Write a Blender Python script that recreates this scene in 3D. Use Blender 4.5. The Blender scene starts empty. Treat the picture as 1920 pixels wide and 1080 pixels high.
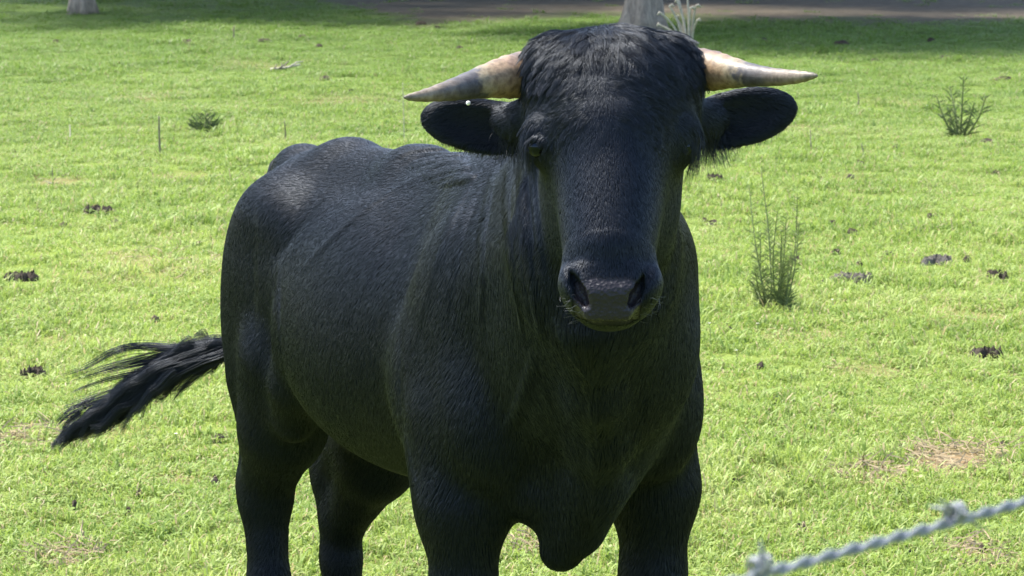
import bpy, math, random
import numpy as np
from mathutils import Vector, Matrix

rng = np.random.default_rng(7)
random.seed(7)
scene = bpy.context.scene
col = scene.collection
R = math.radians

# ------------------------------------------------------------------ camera, sky, sun, exposure
CAM_Z = 1.65
FPX = 6400.0                      # focal length in photograph pixels (1920 wide)
PITCH = math.atan(790.0 / FPX)
cam_d = bpy.data.cameras.new('camera')
cam_d.sensor_width = 36.0
cam_d.lens = FPX / 1920.0 * 36.0
cam_d.clip_start = 0.05
cam_d.clip_end = 2000.0
cam_d.dof.use_dof = True
cam_d.dof.focus_distance = 5.5
cam_d.dof.aperture_fstop = 30.0
cam = bpy.data.objects.new('camera', cam_d)
cam.location = (0, 0, CAM_Z)
cam.rotation_euler = (math.pi / 2 - PITCH, 0, 0)
col.objects.link(cam)
scene.camera = cam

SUN_EL, SUN_AZ = R(63), R(-62)    # azimuth from +Y (away from the camera) towards +X
world = bpy.data.worlds.new('World')
scene.world = world
world.use_nodes = True
wn, wl = world.node_tree.nodes, world.node_tree.links
sky = wn.new('ShaderNodeTexSky')
sky.sky_type = 'NISHITA'
sky.sun_disc = False
sky.sun_elevation = SUN_EL
sky.sun_rotation = SUN_AZ
sky.air_density = 1.0
sky.dust_density = 2.0
wn['Background'].inputs['Strength'].default_value = 0.15
wl.new(sky.outputs['Color'], wn['Background'].inputs['Color'])
sun_d = bpy.data.lights.new('sun', 'SUN')
sun_d.energy = 3.4
sun_d.angle = R(5.0)
sun_d.color = (1.0, 0.95, 0.86)
sun = bpy.data.objects.new('sun', sun_d)
sdir = Vector((math.sin(SUN_AZ) * math.cos(SUN_EL), math.cos(SUN_AZ) * math.cos(SUN_EL), math.sin(SUN_EL)))
sun.rotation_euler = (-sdir).to_track_quat('-Z', 'Y').to_euler()
sun.location = sdir * 60
col.objects.link(sun)
vs = scene.view_settings
vs.view_transform = 'Standard'
vs.look = 'None'
vs.exposure = 1.75
vs.gamma = 1.0
vs.use_curve_mapping = False

# ------------------------------------------------------------------ helpers
CP, SP = math.cos(PITCH), math.sin(PITCH)


def ray(px, py):
    a, b = (px - 960) / FPX, (py - 540) / FPX
    return np.array([a, CP - b * SP, -SP - b * CP])


def W(px, py, Y):
    """the point at world depth Y seen at photograph pixel (px, py)"""
    r = ray(px, py)
    return np.array([0, 0, CAM_Z]) + r * (Y / r[1])


def scale_at(Y):
    return FPX / Y


def gnd(px, py):
    r = ray(px, py)
    t = CAM_Z / -r[2]
    return np.array([r[0] * t, r[1] * t])


def gz(x, y):
    """gentle lumps of the pasture"""
    x = np.asarray(x, float); y = np.asarray(y, float)
    z = 0.012 * np.sin(1.7 * x + 0.6 * np.sin(0.8 * y)) * np.sin(1.1 * y + 0.5)
    z = z + 0.008 * np.sin(4.3 * x + 1.3 + np.sin(2.1 * y)) * np.sin(3.7 * y + 0.9 * np.sin(1.9 * x))
    z = z + 0.05 * np.sin(0.23 * x + 1.0) * np.sin(0.19 * y) * np.clip((y - 9) / 12, 0, 1)
    return z


def tag(o, label=None, cat=None, group=None, kind=None):
    if label: o['label'] = label
    if cat: o['category'] = cat
    if group: o['group'] = group
    if kind: o['kind'] = kind
    return o


def mesh_obj(name, verts, faces, mat, parent=None, smooth=True):
    me = bpy.data.meshes.new(name)
    me.from_pydata([tuple(map(float, v)) for v in verts], [], [tuple(map(int, f)) for f in faces])
    if smooth:
        me.polygons.foreach_set('use_smooth', [True] * len(me.polygons))
    if mat: me.materials.append(mat)
    o = bpy.data.objects.new(name, me)
    col.objects.link(o)
    if parent: o.parent = parent
    return o


def fast_mesh(name, V, loops, starts, totals, mat, parent=None, smooth=True):
    me = bpy.data.meshes.new(name)
    me.vertices.add(len(V)); me.vertices.foreach_set('co', np.asarray(V, np.float32).ravel())
    me.loops.add(len(loops)); me.loops.foreach_set('vertex_index', np.asarray(loops, np.int32))
    me.polygons.add(len(starts)); me.polygons.foreach_set('loop_start', np.asarray(starts, np.int32))
    me.polygons.foreach_set('loop_total', np.asarray(totals, np.int32))
    if smooth:
        me.polygons.foreach_set('use_smooth', np.ones(len(starts), bool))
    me.update(calc_edges=True)
    if mat: me.materials.append(mat)
    o = bpy.data.objects.new(name, me)
    col.objects.link(o)
    if parent: o.parent = parent
    return o


def empty(name, loc):
    o = bpy.data.objects.new(name, None)
    o.location = tuple(float(c) for c in loc)
    o.empty_display_size = 0.1
    col.objects.link(o)
    return o


class MB:
    def __init__(self): self.v = []; self.f = []

    def tube(self, pts, radii, n=8, cap=True):
        pts = [np.asarray(p, float) for p in pts]
        base = len(self.v)
        prev = None
        for i, p in enumerate(pts):
            t = pts[min(i + 1, len(pts) - 1)] - pts[max(i - 1, 0)]
            t = t / (np.linalg.norm(t) + 1e-12)
            if prev is None:
                a = np.array([0, 0, 1.0]) if abs(t[2]) < 0.9 else np.array([1.0, 0, 0])
                u = np.cross(t, a)
            else:
                u = prev - t * prev.dot(t)
            u /= np.linalg.norm(u); prev = u
            w = np.cross(t, u)
            for k in range(n):
                an = 2 * math.pi * k / n
                self.v.append(p + radii[i] * (math.cos(an) * u + math.sin(an) * w))
        for i in range(len(pts) - 1):
            for k in range(n):
                a = base + i * n + k; b = base + i * n + (k + 1) % n
                self.f.append((a, b, b + n, a + n))
        if cap:
            self.f.append(tuple(base + k for k in range(n))[::-1])
            e = base + (len(pts) - 1) * n
            self.f.append(tuple(e + k for k in range(n)))

    def leaf(self, p, d, nrm, L, wd, droop=0.0):
        """a small pointed leaf: 5 verts, folded along the midrib"""
        p = np.asarray(p, float); d = np.asarray(d, float); d /= np.linalg.norm(d)
        s = np.cross(d, nrm); s /= (np.linalg.norm(s) + 1e-9)
        n2 = np.cross(s, d)
        b = len(self.v)
        dz = np.array([0, 0, -droop * L])
        self.v += [p, p + d * L * .45 + s * wd / 2 + n2 * wd * .12 + dz * .3, p + d * L + dz,
                   p + d * L * .45 - s * wd / 2 + n2 * wd * .12 + dz * .3]
        self.f += [(b, b + 1, b + 2), (b, b + 2, b + 3)]

    def build(self, name, mat, parent=None, smooth=True, origin=None):
        v = self.v if origin is None else [x - origin for x in self.v]
        return mesh_obj(name, v, self.f, mat, parent, smooth)


# ------------------------------------------------------------------ materials
def new_mat(name):
    m = bpy.data.materials.new(name)
    m.use_nodes = True
    nt = m.node_tree
    return m, nt.nodes, nt.links, nt.nodes['Principled BSDF']


def ramp(nodes, stops, interp='LINEAR'):
    r = nodes.new('ShaderNodeValToRGB')
    r.color_ramp.interpolation = interp
    el = r.color_ramp.elements
    while len(el) < len(stops): el.new(0.5)
    for e, (p, c) in zip(el, stops):
        e.position = p
        e.color = (c[0], c[1], c[2], 1)
    return r


def noise(nodes, links, scale, detail=3, rough=0.55, vec=None, dist=0.0):
    n = nodes.new('ShaderNodeTexNoise')
    n.inputs['Scale'].default_value = scale
    n.inputs['Detail'].default_value = detail
    n.inputs['Roughness'].default_value = rough
    n.inputs['Distortion'].default_value = dist
    if vec is not None: links.new(vec, n.inputs['Vector'])
    return n


def mixc(nodes, links, fac, a, b, mode='MIX'):
    m = nodes.new('ShaderNodeMix')
    m.data_type = 'RGBA'; m.blend_type = mode
    for sock, val in ((m.inputs[0], fac), (m.inputs[6], a), (m.inputs[7], b)):
        if isinstance(val, (int, float)): sock.default_value = val
        elif isinstance(val, tuple): sock.default_value = (*val, 1)
        else: links.new(val, sock)
    return m.outputs[2]


def simple_mat(name, c1, c2, scale, rough=0.8, bump=0.3, detail=4, spec=0.3):
    m, N, L, b = new_mat(name)
    tc = N.new('ShaderNodeTexCoord')
    n = noise(N, L, scale, detail, 0.6, tc.outputs['Object'])
    r = ramp(N, [(0.3, c1), (0.7, c2)])
    L.new(n.outputs['Fac'], r.inputs['Fac'])
    L.new(r.outputs['Color'], b.inputs['Base Color'])
    b.inputs['Roughness'].default_value = rough
    b.inputs['Specular IOR Level'].default_value = spec
    if bump:
        bp = N.new('ShaderNodeBump'); bp.inputs['Strength'].default_value = bump
        bp.inputs['Distance'].default_value = 0.01
        n2 = noise(N, L, scale * 3, detail, 0.6, tc.outputs['Object'])
        L.new(n2.outputs['Fac'], bp.inputs['Height'])
        L.new(bp.outputs['Normal'], b.inputs['Normal'])
    return m


# soil patches: (world x, y, rx, ry) bare reddish ground seen in the pasture
def patch(px, py, rxp, ryp):
    c = gnd(px, py); e = gnd(px + rxp, py); f = gnd(px, py - ryp)
    return (c[0], c[1], abs(e[0] - c[0]), abs(f[1] - c[1]))


SOIL = [patch(1790, 858, 95, 24), patch(1630, 888, 70, 13), patch(1835, 1050, 50, 25), patch(985, 1020, 30, 18),
        patch(130, 1040, 50, 22), patch(60, 830, 60, 20), patch(270, 505, 110, 26), patch(110, 345, 45, 9)]
WORN = [patch(*q) for q in [(1820, 600, 70, 18), (200, 820, 70, 16), (330, 900, 60, 14), (1450, 880, 80, 14), (1560, 1000, 60, 16), (1700, 960, 60, 14), (90, 640, 50, 12), (1500, 640, 90, 12),
                            (1650, 700, 80, 12), (350, 330, 70, 9), (640, 180, 80, 7), (1700, 180, 80, 6), (1500, 230, 60, 6), (250, 180, 70, 6), (1600, 330, 60, 7), (480, 120, 60, 5), (1380, 560, 50, 10)]]
LITTER_Y = 33.0


def ground_masks(x, y):
    """0..1 bare soil patches; 0..1 leaf litter under the trees"""
    x = np.asarray(x, float); y = np.asarray(y, float)
    wob = 0.35 * np.sin(5.1 * x + 1.7 * np.sin(2.3 * y)) * np.sin(3.9 * y + 1.1) + 0.2 * np.sin(13 * x + 3 * np.sin(7 * y)) * np.sin(11 * y)
    s = np.zeros_like(x)
    for (cx, cy, rx, ry), w in zip(SOIL + WORN, (.85, .6, .7, .7, .4, .4, .38, .5) + (.34,) * 17):
        d = np.sqrt(((x - cx) / rx) ** 2 + ((y - cy) / ry) ** 2) + wob
        s = np.maximum(s, w * np.clip((1.35 - d) / 0.7, 0, 1))
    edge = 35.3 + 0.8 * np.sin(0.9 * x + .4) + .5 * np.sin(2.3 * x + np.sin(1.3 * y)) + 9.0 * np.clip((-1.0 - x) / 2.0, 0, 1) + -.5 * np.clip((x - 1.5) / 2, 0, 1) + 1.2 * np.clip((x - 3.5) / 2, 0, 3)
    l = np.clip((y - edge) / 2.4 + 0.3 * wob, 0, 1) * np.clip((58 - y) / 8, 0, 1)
    return s, l


DUNG = [
    (40, 530, 62, 14, 'dark dung heap at the left edge, nearest the frame', 1),
    (185, 402, 52, 13, 'dark crumbly dung heap left of the rump', 2),
    (62, 710, 46, 11, 'dark dung heap above the tip of the tail', 3, 0, 4),
    (1602, 536, 74, 14, 'wide grey dung pat right of the tall weed', 4, 1, 7),
    (1757, 503, 58, 12, 'weathered dung pat at the right, furthest up the slope of the two grey ones', 5, 1, 5),
    (1850, 675, 60, 18, 'dark dung heap at the right edge below the grey pats', 6),
    (1341, 340, 34, 8, 'small flat dung pat just right of the cheek', 7, 0, 4),
    (1490, 498, 24, 9, 'small dark dung pat touching the tall weed', 8, 0, 3),
    (1870, 530, 40, 7, 'thin strip of dung at the right edge beside the grey pats', 9, 0, 4)]
CLODS = [(1664, 480), (1611, 506), (1566, 478), (1545, 540), (1662, 518), (1812, 498), (373, 463), (292, 605), (72, 402), (566, 72), (598, 87), (790, 48), (861, 90), (818, 54), (495, 78), (352, 80), (105, 82),
         (610, 145), (660, 165), (1432, 76), (1884, 140), (1683, 272), (1595, 330), (1850, 262), (1540, 292), (1610, 300), (1868, 317), (1322, 415), (1560, 425), (1600, 440), (1370, 632), (1428, 700), (215, 424), (120, 424),
         (410, 838), (403, 912), (262, 940), (140, 960), (240, 970), (1480, 895), (1570, 892), (1380, 905), (1410, 945), (1505, 992), (1712, 1055), (1840, 1040), (1690, 842), (1880, 840), (1745, 75), (1580, 82), (1640, 108), (1770, 105), (1280, 310), (1338, 420), (1745, 410), (1205, 85), (960, 240)]


def far_shade_tint(N, L, geo, c):
    """shade painted into the colour: the sward turns darker and greener towards the back"""
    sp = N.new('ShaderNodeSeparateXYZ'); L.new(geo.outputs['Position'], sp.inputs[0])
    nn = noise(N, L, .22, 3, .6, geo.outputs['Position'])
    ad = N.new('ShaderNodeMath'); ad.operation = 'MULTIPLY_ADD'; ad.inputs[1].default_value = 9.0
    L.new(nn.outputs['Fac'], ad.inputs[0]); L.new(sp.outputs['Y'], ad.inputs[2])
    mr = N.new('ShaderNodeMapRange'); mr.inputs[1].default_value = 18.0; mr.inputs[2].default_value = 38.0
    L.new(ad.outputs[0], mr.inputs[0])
    return mixc(N, L, mr.outputs[0], c, mixc(N, L, 1.0, c, (0.56, 0.68, 0.66), 'MULTIPLY'))  # darkening multiply stands in for soft shade over the far field


# ------------------------------------------------------------------ ground
def ground_material():
    m, N, L, b = new_mat('pasture_soil')
    geo = N.new('ShaderNodeNewGeometry')
    P = geo.outputs['Position']
    n1 = noise(N, L, 2.2, 5, 0.6, P)
    n2 = noise(N, L, 19.0, 4, 0.65, P)
    n3 = noise(N, L, 0.35, 3, 0.5, P)
    g = ramp(N, [(0.25, (0.105, 0.145, 0.03)), (0.5, (0.14, 0.185, 0.04)), (0.75, (0.165, 0.21, 0.055))])
    L.new(n1.outputs['Fac'], g.inputs['Fac'])
    c = mixc(N, L, n2.outputs['Fac'], g.outputs['Color'], (0.13, 0.175, 0.036))
    far = ramp(N, [(0.35, (0.8, 0.8, 0.8)), (0.65, (1.15, 1.1, 1.0))])
    L.new(n3.outputs['Fac'], far.inputs['Fac'])
    c = mixc(N, L, 1.0, c, far.outputs['Color'], 'MULTIPLY')
    c = far_shade_tint(N, L, geo, c)
    at = N.new('ShaderNodeAttribute'); at.attribute_name = 'soil'
    ns = noise(N, L, 45, 5, 0.7, P)
    rs = ramp(N, [(0.3, (0.08, 0.05, 0.03)), (0.55, (0.19, 0.12, 0.07)), (0.75, (0.28, 0.19, 0.115))])
    L.new(ns.outputs['Fac'], rs.inputs['Fac'])
    c = mixc(N, L, at.outputs['Fac'], c, rs.outputs['Color'])
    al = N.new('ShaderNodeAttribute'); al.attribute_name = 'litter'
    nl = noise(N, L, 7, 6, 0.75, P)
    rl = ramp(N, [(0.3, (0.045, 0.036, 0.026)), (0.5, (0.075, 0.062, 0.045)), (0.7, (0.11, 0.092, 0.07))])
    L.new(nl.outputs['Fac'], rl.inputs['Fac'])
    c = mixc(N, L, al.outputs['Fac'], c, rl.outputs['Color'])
    L.new(c, b.inputs['Base Color'])
    b.inputs['Roughness'].default_value = 0.95
    b.inputs['Specular IOR Level'].default_value = 0.1
    bp = N.new('ShaderNodeBump'); bp.inputs['Strength'].default_value = 0.7; bp.inputs['Distance'].default_value = 0.02
    L.new(n2.outputs['Fac'], bp.inputs['Height'])
    L.new(bp.outputs['Normal'], b.inputs['Normal'])
    return m


gx = np.concatenate([[-700, -250, -90, -40], np.arange(-18, -4, 0.3), np.arange(-4, 4, 0.07), np.arange(4, 18.1, 0.3), [40, 90, 250, 700]])
gy = np.concatenate([[-700, -200, -60, -20], np.arange(-6, 5, 0.4), np.arange(5, 14, 0.06), np.arange(14, 50, 0.2), np.arange(50, 90, 2), [110, 200, 400, 900]])
GX, GY = np.meshgrid(gx, gy, indexing='ij')
V = np.stack([GX, GY, gz(GX, GY)], -1).reshape(-1, 3)
nx, ny = len(gx), len(gy)
I = np.arange(nx * ny).reshape(nx, ny)
Q = np.stack([I[:-1, :-1], I[1:, :-1], I[1:, 1:], I[:-1, 1:]], -1).reshape(-1, 4)
ground = fast_mesh('ground', V, Q.ravel(), np.arange(len(Q)) * 4, np.full(len(Q), 4), ground_material())
tag(ground, kind='structure')
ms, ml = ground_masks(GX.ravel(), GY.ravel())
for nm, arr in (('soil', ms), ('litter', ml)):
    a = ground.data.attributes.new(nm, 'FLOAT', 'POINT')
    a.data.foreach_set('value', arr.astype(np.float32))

# ------------------------------------------------------------------ the bull
BX, BY, BYAW = 0.081, 5.75, R(24.6)
FW = np.array([math.sin(BYAW), -math.cos(BYAW), 0.0])
LF = np.array([math.cos(BYAW), math.sin(BYAW), 0.0])
UP = np.array([0, 0, 1.0])
B0 = np.array([BX, BY, 0.0])


def bl(F, Lt, Z):
    return B0 + F * FW + Lt * LF + Z * UP


BROT = np.stack([FW, LF, UP], 1)          # columns: the bull's own axes


def axis(a, b, step): return np.arange(a, b - 1e-6, step)


FINE, COARSE = 0.0040, 0.0105
xs = np.concatenate([axis(-0.80, -0.46, COARSE), axis(-0.46, -0.19, 0.007), axis(-0.19, 0.46, FINE), [0.464, 0.48]])
ys = np.concatenate([axis(4.78, 5.36, FINE), axis(5.36, 6.4, 0.008), axis(6.4, 7.22, COARSE)])
zs = np.concatenate([axis(-0.03, 0.92, COARSE), axis(0.92, 1.47, FINE)])
D = np.full((len(xs), len(ys), len(zs)), 0.3, np.float32)
X32, Y32, Z32 = xs.astype(np.float32), ys.astype(np.float32), zs.astype(np.float32)


def block(lo, hi):
    s = []
    for arr, a, b in zip((xs, ys, zs), lo, hi):
        i0 = max(np.searchsorted(arr, a) - 1, 0); i1 = min(np.searchsorted(arr, b) + 1, len(arr))
        if i1 <= i0: return None
        s.append(slice(i0, i1))
    return tuple(s)


def blend(sl, d, k, sub=False):
    a = D[sl]
    if sub:
        d = -d
        h = np.maximum(k - np.abs(a - d), 0) / k
        D[sl] = np.maximum(a, d) + h * h * (k / 4)
    else:
        h = np.maximum(k - np.abs(a - d), 0) / k
        D[sl] = np.minimum(a, d) - h * h * (k / 4)


def ell_d(sl, c, r, M):
    px = X32[sl[0]][:, None, None] - np.float32(c[0])
    py = Y32[sl[1]][None, :, None] - np.float32(c[1])
    pz = Z32[sl[2]][None, None, :] - np.float32(c[2])
    k0 = 0; k1 = 0
    for i in range(3):
        q = px * np.float32(M[0, i]) + py * np.float32(M[1, i]) + pz * np.float32(M[2, i])
        q = q * np.float32(1 / r[i])
        k0 = k0 + q * q
        q = q * np.float32(1 / r[i])
        k1 = k1 + q * q
    k0 = np.sqrt(k0); k1 = np.sqrt(k1) + np.float32(1e-6)
    return k0 * (k0 - 1) / k1


def ell(c, r, k=0.05, M=None, sub=False):
    """smoothly add (or carve) an ellipsoid; columns of M are its axes"""
    if M is None: M = BROT
    ext = np.sqrt(((M * np.asarray(r)[None, :]) ** 2).sum(1)) + k + 0.02
    sl = block(np.asarray(c) - ext, np.asarray(c) + ext)
    if sl is None: return
    blend(sl, ell_d(sl, c, r, M), k, sub)


def cone(a, b, ra, rb, k=0.04, sub=False):
    """smoothly add a tapered capsule"""
    a = np.asarray(a, float); b = np.asarray(b, float)
    m = max(ra, rb) + k + 0.02
    sl = block(np.minimum(a, b) - m, np.maximum(a, b) + m)
    if sl is None: return
    px = X32[sl[0]][:, None, None]; py = Y32[sl[1]][None, :, None]; pz = Z32[sl[2]][None, None, :]
    ab = b - a; L2 = float(ab @ ab) + 1e-12
    t = ((px - a[0]) * ab[0] + (py - a[1]) * ab[1] + (pz - a[2]) * ab[2]) / L2
    t = np.clip(t, 0, 1).astype(np.float32)
    d = np.sqrt((px - a[0] - t * ab[0]) ** 2 + (py - a[1] - t * ab[1]) ** 2 + (pz - a[2] - t * ab[2]) ** 2)
    blend(sl, (d - (ra + (rb - ra) * t)).astype(np.float32), k, sub)


def rbox(c, h, rnd, k=0.02, M=None, sub=False):
    """smoothly add a rounded box"""
    if M is None: M = np.eye(3)
    h = np.asarray(h, float)
    ext = np.abs(M) @ h + k + 0.02
    sl = block(np.asarray(c) - ext, np.asarray(c) + ext)
    p = (X32[sl[0]][:, None, None] - c[0], Y32[sl[1]][None, :, None] - c[1], Z32[sl[2]][None, None, :] - c[2])
    out = 0; ins = -1e9
    for i in range(3):
        q = np.abs(p[0] * M[0, i] + p[1] * M[1, i] + p[2] * M[2, i]) - (h[i] - rnd)
        out = out + np.maximum(q, 0) ** 2
        ins = np.maximum(ins, q)
    blend(sl, (np.sqrt(out) + np.minimum(ins, 0) - rnd).astype(np.float32), k, sub)


def chain(pts, radii, k=0.03, sub=False):
    for i in range(len(pts) - 1):
        cone(pts[i], pts[i + 1], radii[i], radii[i + 1], k, sub)


def rotm(rx, ry, rz, base=None):
    m = np.array((Matrix.Rotation(rz, 3, 'Z') @ Matrix.Rotation(ry, 3, 'Y') @ Matrix.Rotation(rx, 3, 'X')))
    return m if base is None else base @ m


I3 = np.eye(3)

# trunk
ell(bl(-.46, 0, .825), (.58, .245, .268), .02)
ell(bl(-.56, 0, .75), (.42, .23, .208), .08)
ell(bl(-.95, 0, .90), (.32, .175, .185), .10)
ell(bl(-1.02, -.085, .88), (.21, .115, .18), .06)         # near hip
ell(bl(-1.04, .085, .88), (.21, .115, .18), .06)
ell(bl(-.96, -.148, .975), (.11, .04, .045), .06)          # hook bones
ell(bl(-.96, .15, .985), (.10, .045, .05), .06)
ell(bl(-1.27, .025, 1.03), (.085, .06, .058), .03)          # tail head and pins
ell(bl(-1.27, .10, .995), (.09, .055, .07), .025)
ell(bl(-1.23, -.085, .93), (.07, .05, .07), .05)
ell(bl(-.06, 0, .86), (.30, .20, .275), .08)
ell(bl(-.14, -.01, 1.03), (.30, .10, .11), .09)           # withers
chain([bl(-.2, 0, 1.075), bl(-.6, 0, 1.072), bl(-.95, 0, 1.055), bl(-1.20, 0, 1.02)], [.055, .045, .045, .045], .08)
# shoulders
for s in (-1, 1):
    ell(bl(-.02, s * .165 - (.020 if s > 0 else 0), .82), (.155, .085, .25), .05, rotm(0, R(12), 0, BROT))
    ell(bl(.07, s * .155 - (.024 if s > 0 else 0), .73), (.105, .09, .125), .05)
    ell(bl(-.10, s * .19 - (.034 if s > 0 else 0), .76), (.12, .06, .12), .05)
# chest front and brisket
ell(bl(.14, -.01, .79), (.14, .12, .16), .07)
ell(bl(.12, -.015, .68), (.13, .075, .11), .06)
cone(bl(.14, -.03, .65), bl(.12, -.055, .512), .070, .034, .05)
ell(bl(.06, -.085, .61), (.10, .07, .05), .05)
# neck
chain([bl(-.02, 0, .95), bl(.20, -.045, .99), bl(.40, -.13, 1.06)], [.19, .16, .135], .08)
chain([bl(.08, -.01, .83), bl(.25, -.05, .86), bl(.43, -.14, .97)], [.165, .135, .10], .08)
chain([bl(-.12, 0, 1.045), bl(.15, -.04, 1.10), bl(.38, -.13, 1.17)], [.12, .105, .09], .06)
# dewlap
chain([bl(.50, -.19, .93), bl(.40, -.13, .81), bl(.31, -.075, .72), bl(.23, -.045, .63), bl(.17, -.04, .55)],
      [.018, .018, .02, .024, .028], .06)
# forelegs
for s, f in ((-1, 0.0), (1, 0.0)):
    y = s * .18
    chain([bl(f - .02, y * .95, .72), bl(f + .005, y, .58), bl(f, y, .42), bl(f + .01, y, .34)], [.085, .070, .050, .046], .04)
    ell(bl(f - .03, y * 1.03, .61), (.08, .058, .12), .04)
    ell(bl(f + .015, y, .335), (.052, .05, .06), .03)
    chain([bl(f + .005, y, .32), bl(f, y, .20), bl(f + .005, y, .12)], [.042, .033, .036], .03)
    ell(bl(f + .005, y, .115), (.045, .043, .045), .02)
    chain([bl(f + .01, y, .10), bl(f + .05, y, .03)], [.04, .05], .02)
    ell(bl(f - .06, s * .195 - (.02 if s > 0 else 0), .655), (.05, .035, .06), .04)   # elbow
# hind legs
for s, fo, yo in ((-1, 0.0, -.105), (1, -.16, .115)):
    ell(bl(-1.04 + fo * .3, yo * 1.1, .78), (.19, .085, .23), .05, rotm(0, R(-6), 0, BROT))
    ell(bl(-1.13 + fo * .5, yo * 1.0, .72), (.125, .075, .19), .05)
    chain([bl(-.96 - fo * .3, yo * 1.12, .70), bl(-1.04 + fo * .3, yo * 1.05, .55), bl(-1.145 + fo, yo, .42)], [.105, .080, .052], .04)
    cone(bl(-1.18 + fo * .7, yo, .62), bl(-1.205 + fo, yo, .42), .05, .030, .05)
    ell(bl(-1.16 + fo, yo, .395), (.062, .046, .06), .03)
    ell(bl(-1.205 + fo, yo, .415), (.03, .03, .04), .03)
    chain([bl(-1.155 + fo, yo, .37), bl(-1.14 + fo, yo, .22), bl(-1.13 + fo, yo, .12)], [.046, .038, .04], .03)
    ell(bl(-1.13 + fo, yo, .115), (.048, .045, .045), .02)
    chain([bl(-1.12 + fo, yo, .10), bl(-1.08 + fo, yo, .03)], [.042, .05], .02)
chain([bl(-.97, .14, .62), bl(-1.13, .128, .45), bl(-1.27, .117, .31)], [.10, .072, .044], .04)
# sheath under the belly
chain([bl(-.70, 0, .62), bl(-.45, -.005, .60), bl(-.33, -.005, .545)], [.05, .04, .022], .05)
# flank fold between belly and thigh
for s in (-1, 1):
    chain([bl(-.78, s * .18, .80), bl(-.84, s * .165, .66), bl(-.90, s * .14, .58)], [.025, .03, .035], .05)


# head (face turned to the camera)
def hd(px, py, Y): return W(px, py, Y)


FT = R(27)                                     # slope of the face: muzzle nearer than the poll
FROT = np.array(Matrix.Rotation(-FT, 3, 'X'))  # columns: right, back (into the face), up the face
ell(hd(1148, 185, 5.265), (.130, .115, .100), .02, FROT)
ell(hd(1148, 143, 5.29), (.118, .07, .050), .04, FROT)       # poll
for s in (-1, 1):
    ell(hd(1148 + s * 98, 128, 5.29), (.048, .06, .046), .03, FROT)
ell(hd(1147, 230, 5.205), (.116, .10, .115), .05, FROT)
cone(hd(1147, 285, 5.155), hd(1142, 470, 5.045), .082, .060, .05)
cone(hd(1143, 300, 5.21), hd(1142, 500, 5.085), .083, .058, .05)
ell(hd(1150, 355, 5.235), (.100, .085, .13), .045, FROT)       # cheeks and jaw
ell(hd(1147, 430, 5.22), (.078, .07, .10), .05, FROT)
for s in (-1, 1):
    ell(hd(1146 + s * 128, 262, 5.175), (.026, .03, .034), .035, FROT)   # brow and socket
    ell(hd(1146 + s * 136, 248, 5.175), (.016, .022, .012), .02, FROT)
# muzzle
ell(hd(1145, 538, 5.04), (.076, .055, .045), .03, FROT)
ell(hd(1143, 568, 5.050), (.058, .050, .036), .025, I3)
ell(hd(1141, 594, 5.080), (.040, .036, .020), .02, I3)                   # lower lip and chin
for s in (-1, 1):
    ell(hd(1145 + s * 68, 545, 5.01), (.0175, .028, .030), .018, rotm(0, R(s * 20), 0))
rbox(hd(1139, 536, 4.993), (.046, .020, .026), .012, .02, rotm(R(-38), 0, 0))    # top of the nose pad
rbox(hd(1139, 572, 4.985), (.037, .016, .025), .012, .015, rotm(R(4), 0, 0))     # its upright front
# ears
for s, cpx, cpy, tilt, hw, hh in ((-1, 895, 238, R(-11), .089, .042), (1, 1390, 222, R(-13), .088, .044)):
    M = rotm(R(-8), tilt * (-s) * -1 if s < 0 else tilt, 0)
    c = hd(cpx, cpy, 5.33)
    ctr = c
    ell(ctr, (hw, .018, hh), .025, M)
    cone(hd(1146 + s * 165, 232, 5.30), ctr, .034, .018, .03)
    ell(ctr + np.array([s * -.004, -.018, -.002]), (hw * .80, .016, hh * .74), .012, M, sub=True)


# sampling the surface along the lines of sight, used to lay skin folds on the body
def sample(P):
    P = np.atleast_2d(P)
    idx = []; fr = []
    for i, arr in enumerate((xs, ys, zs)):
        k = np.clip(np.searchsorted(arr, P[:, i]) - 1, 0, len(arr) - 2)
        f = np.clip((P[:, i] - arr[k]) / (arr[k + 1] - arr[k]), 0, 1)
        idx.append(k); fr.append(f)
    out = 0
    for a in (0, 1):
        for b in (0, 1):
            for c in (0, 1):
                w = (fr[0] if a else 1 - fr[0]) * (fr[1] if b else 1 - fr[1]) * (fr[2] if c else 1 - fr[2])
                out = out + w * D[idx[0] + a, idx[1] + b, idx[2] + c]
    return out


def hit(px, py, y0=4.8, y1=7.2):
    r = ray(px, py)
    t = np.arange(y0, y1, 0.003) / r[1]
    P = np.array([0, 0, CAM_Z]) + t[:, None] * r
    d = sample(P)
    k = np.argmax(d < 0)
    if d[k] >= 0: return None
    u = d[k - 1] / (d[k - 1] - d[k])
    return P[k - 1] + u * (P[k] - P[k - 1])


def fold(pix, r=0.006, k=0.03, sink=0.003, sub=False):
    pts = [hit(*p) for p in pix]
    pts = [p + np.array([0, sink, 0]) for p in pts if p is not None]
    rr = [r * (0.45 + 0.55 * math.sin(math.pi * (i + .35) / (len(pts) - .3))) for i in range(len(pts))]
    for i in range(len(pts) - 1):
        if np.linalg.norm(pts[i + 1] - pts[i]) < 0.25:
            cone(pts[i], pts[i + 1], rr[i], rr[i + 1], k, sub)


def bez(a, c, b, n=14):
    a, b, c = map(np.asarray, (a, b, c))
    return [tuple((1 - t) ** 2 * a + 2 * t * (1 - t) * c + t * t * b) for t in np.linspace(0, 1, n)]


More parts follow.
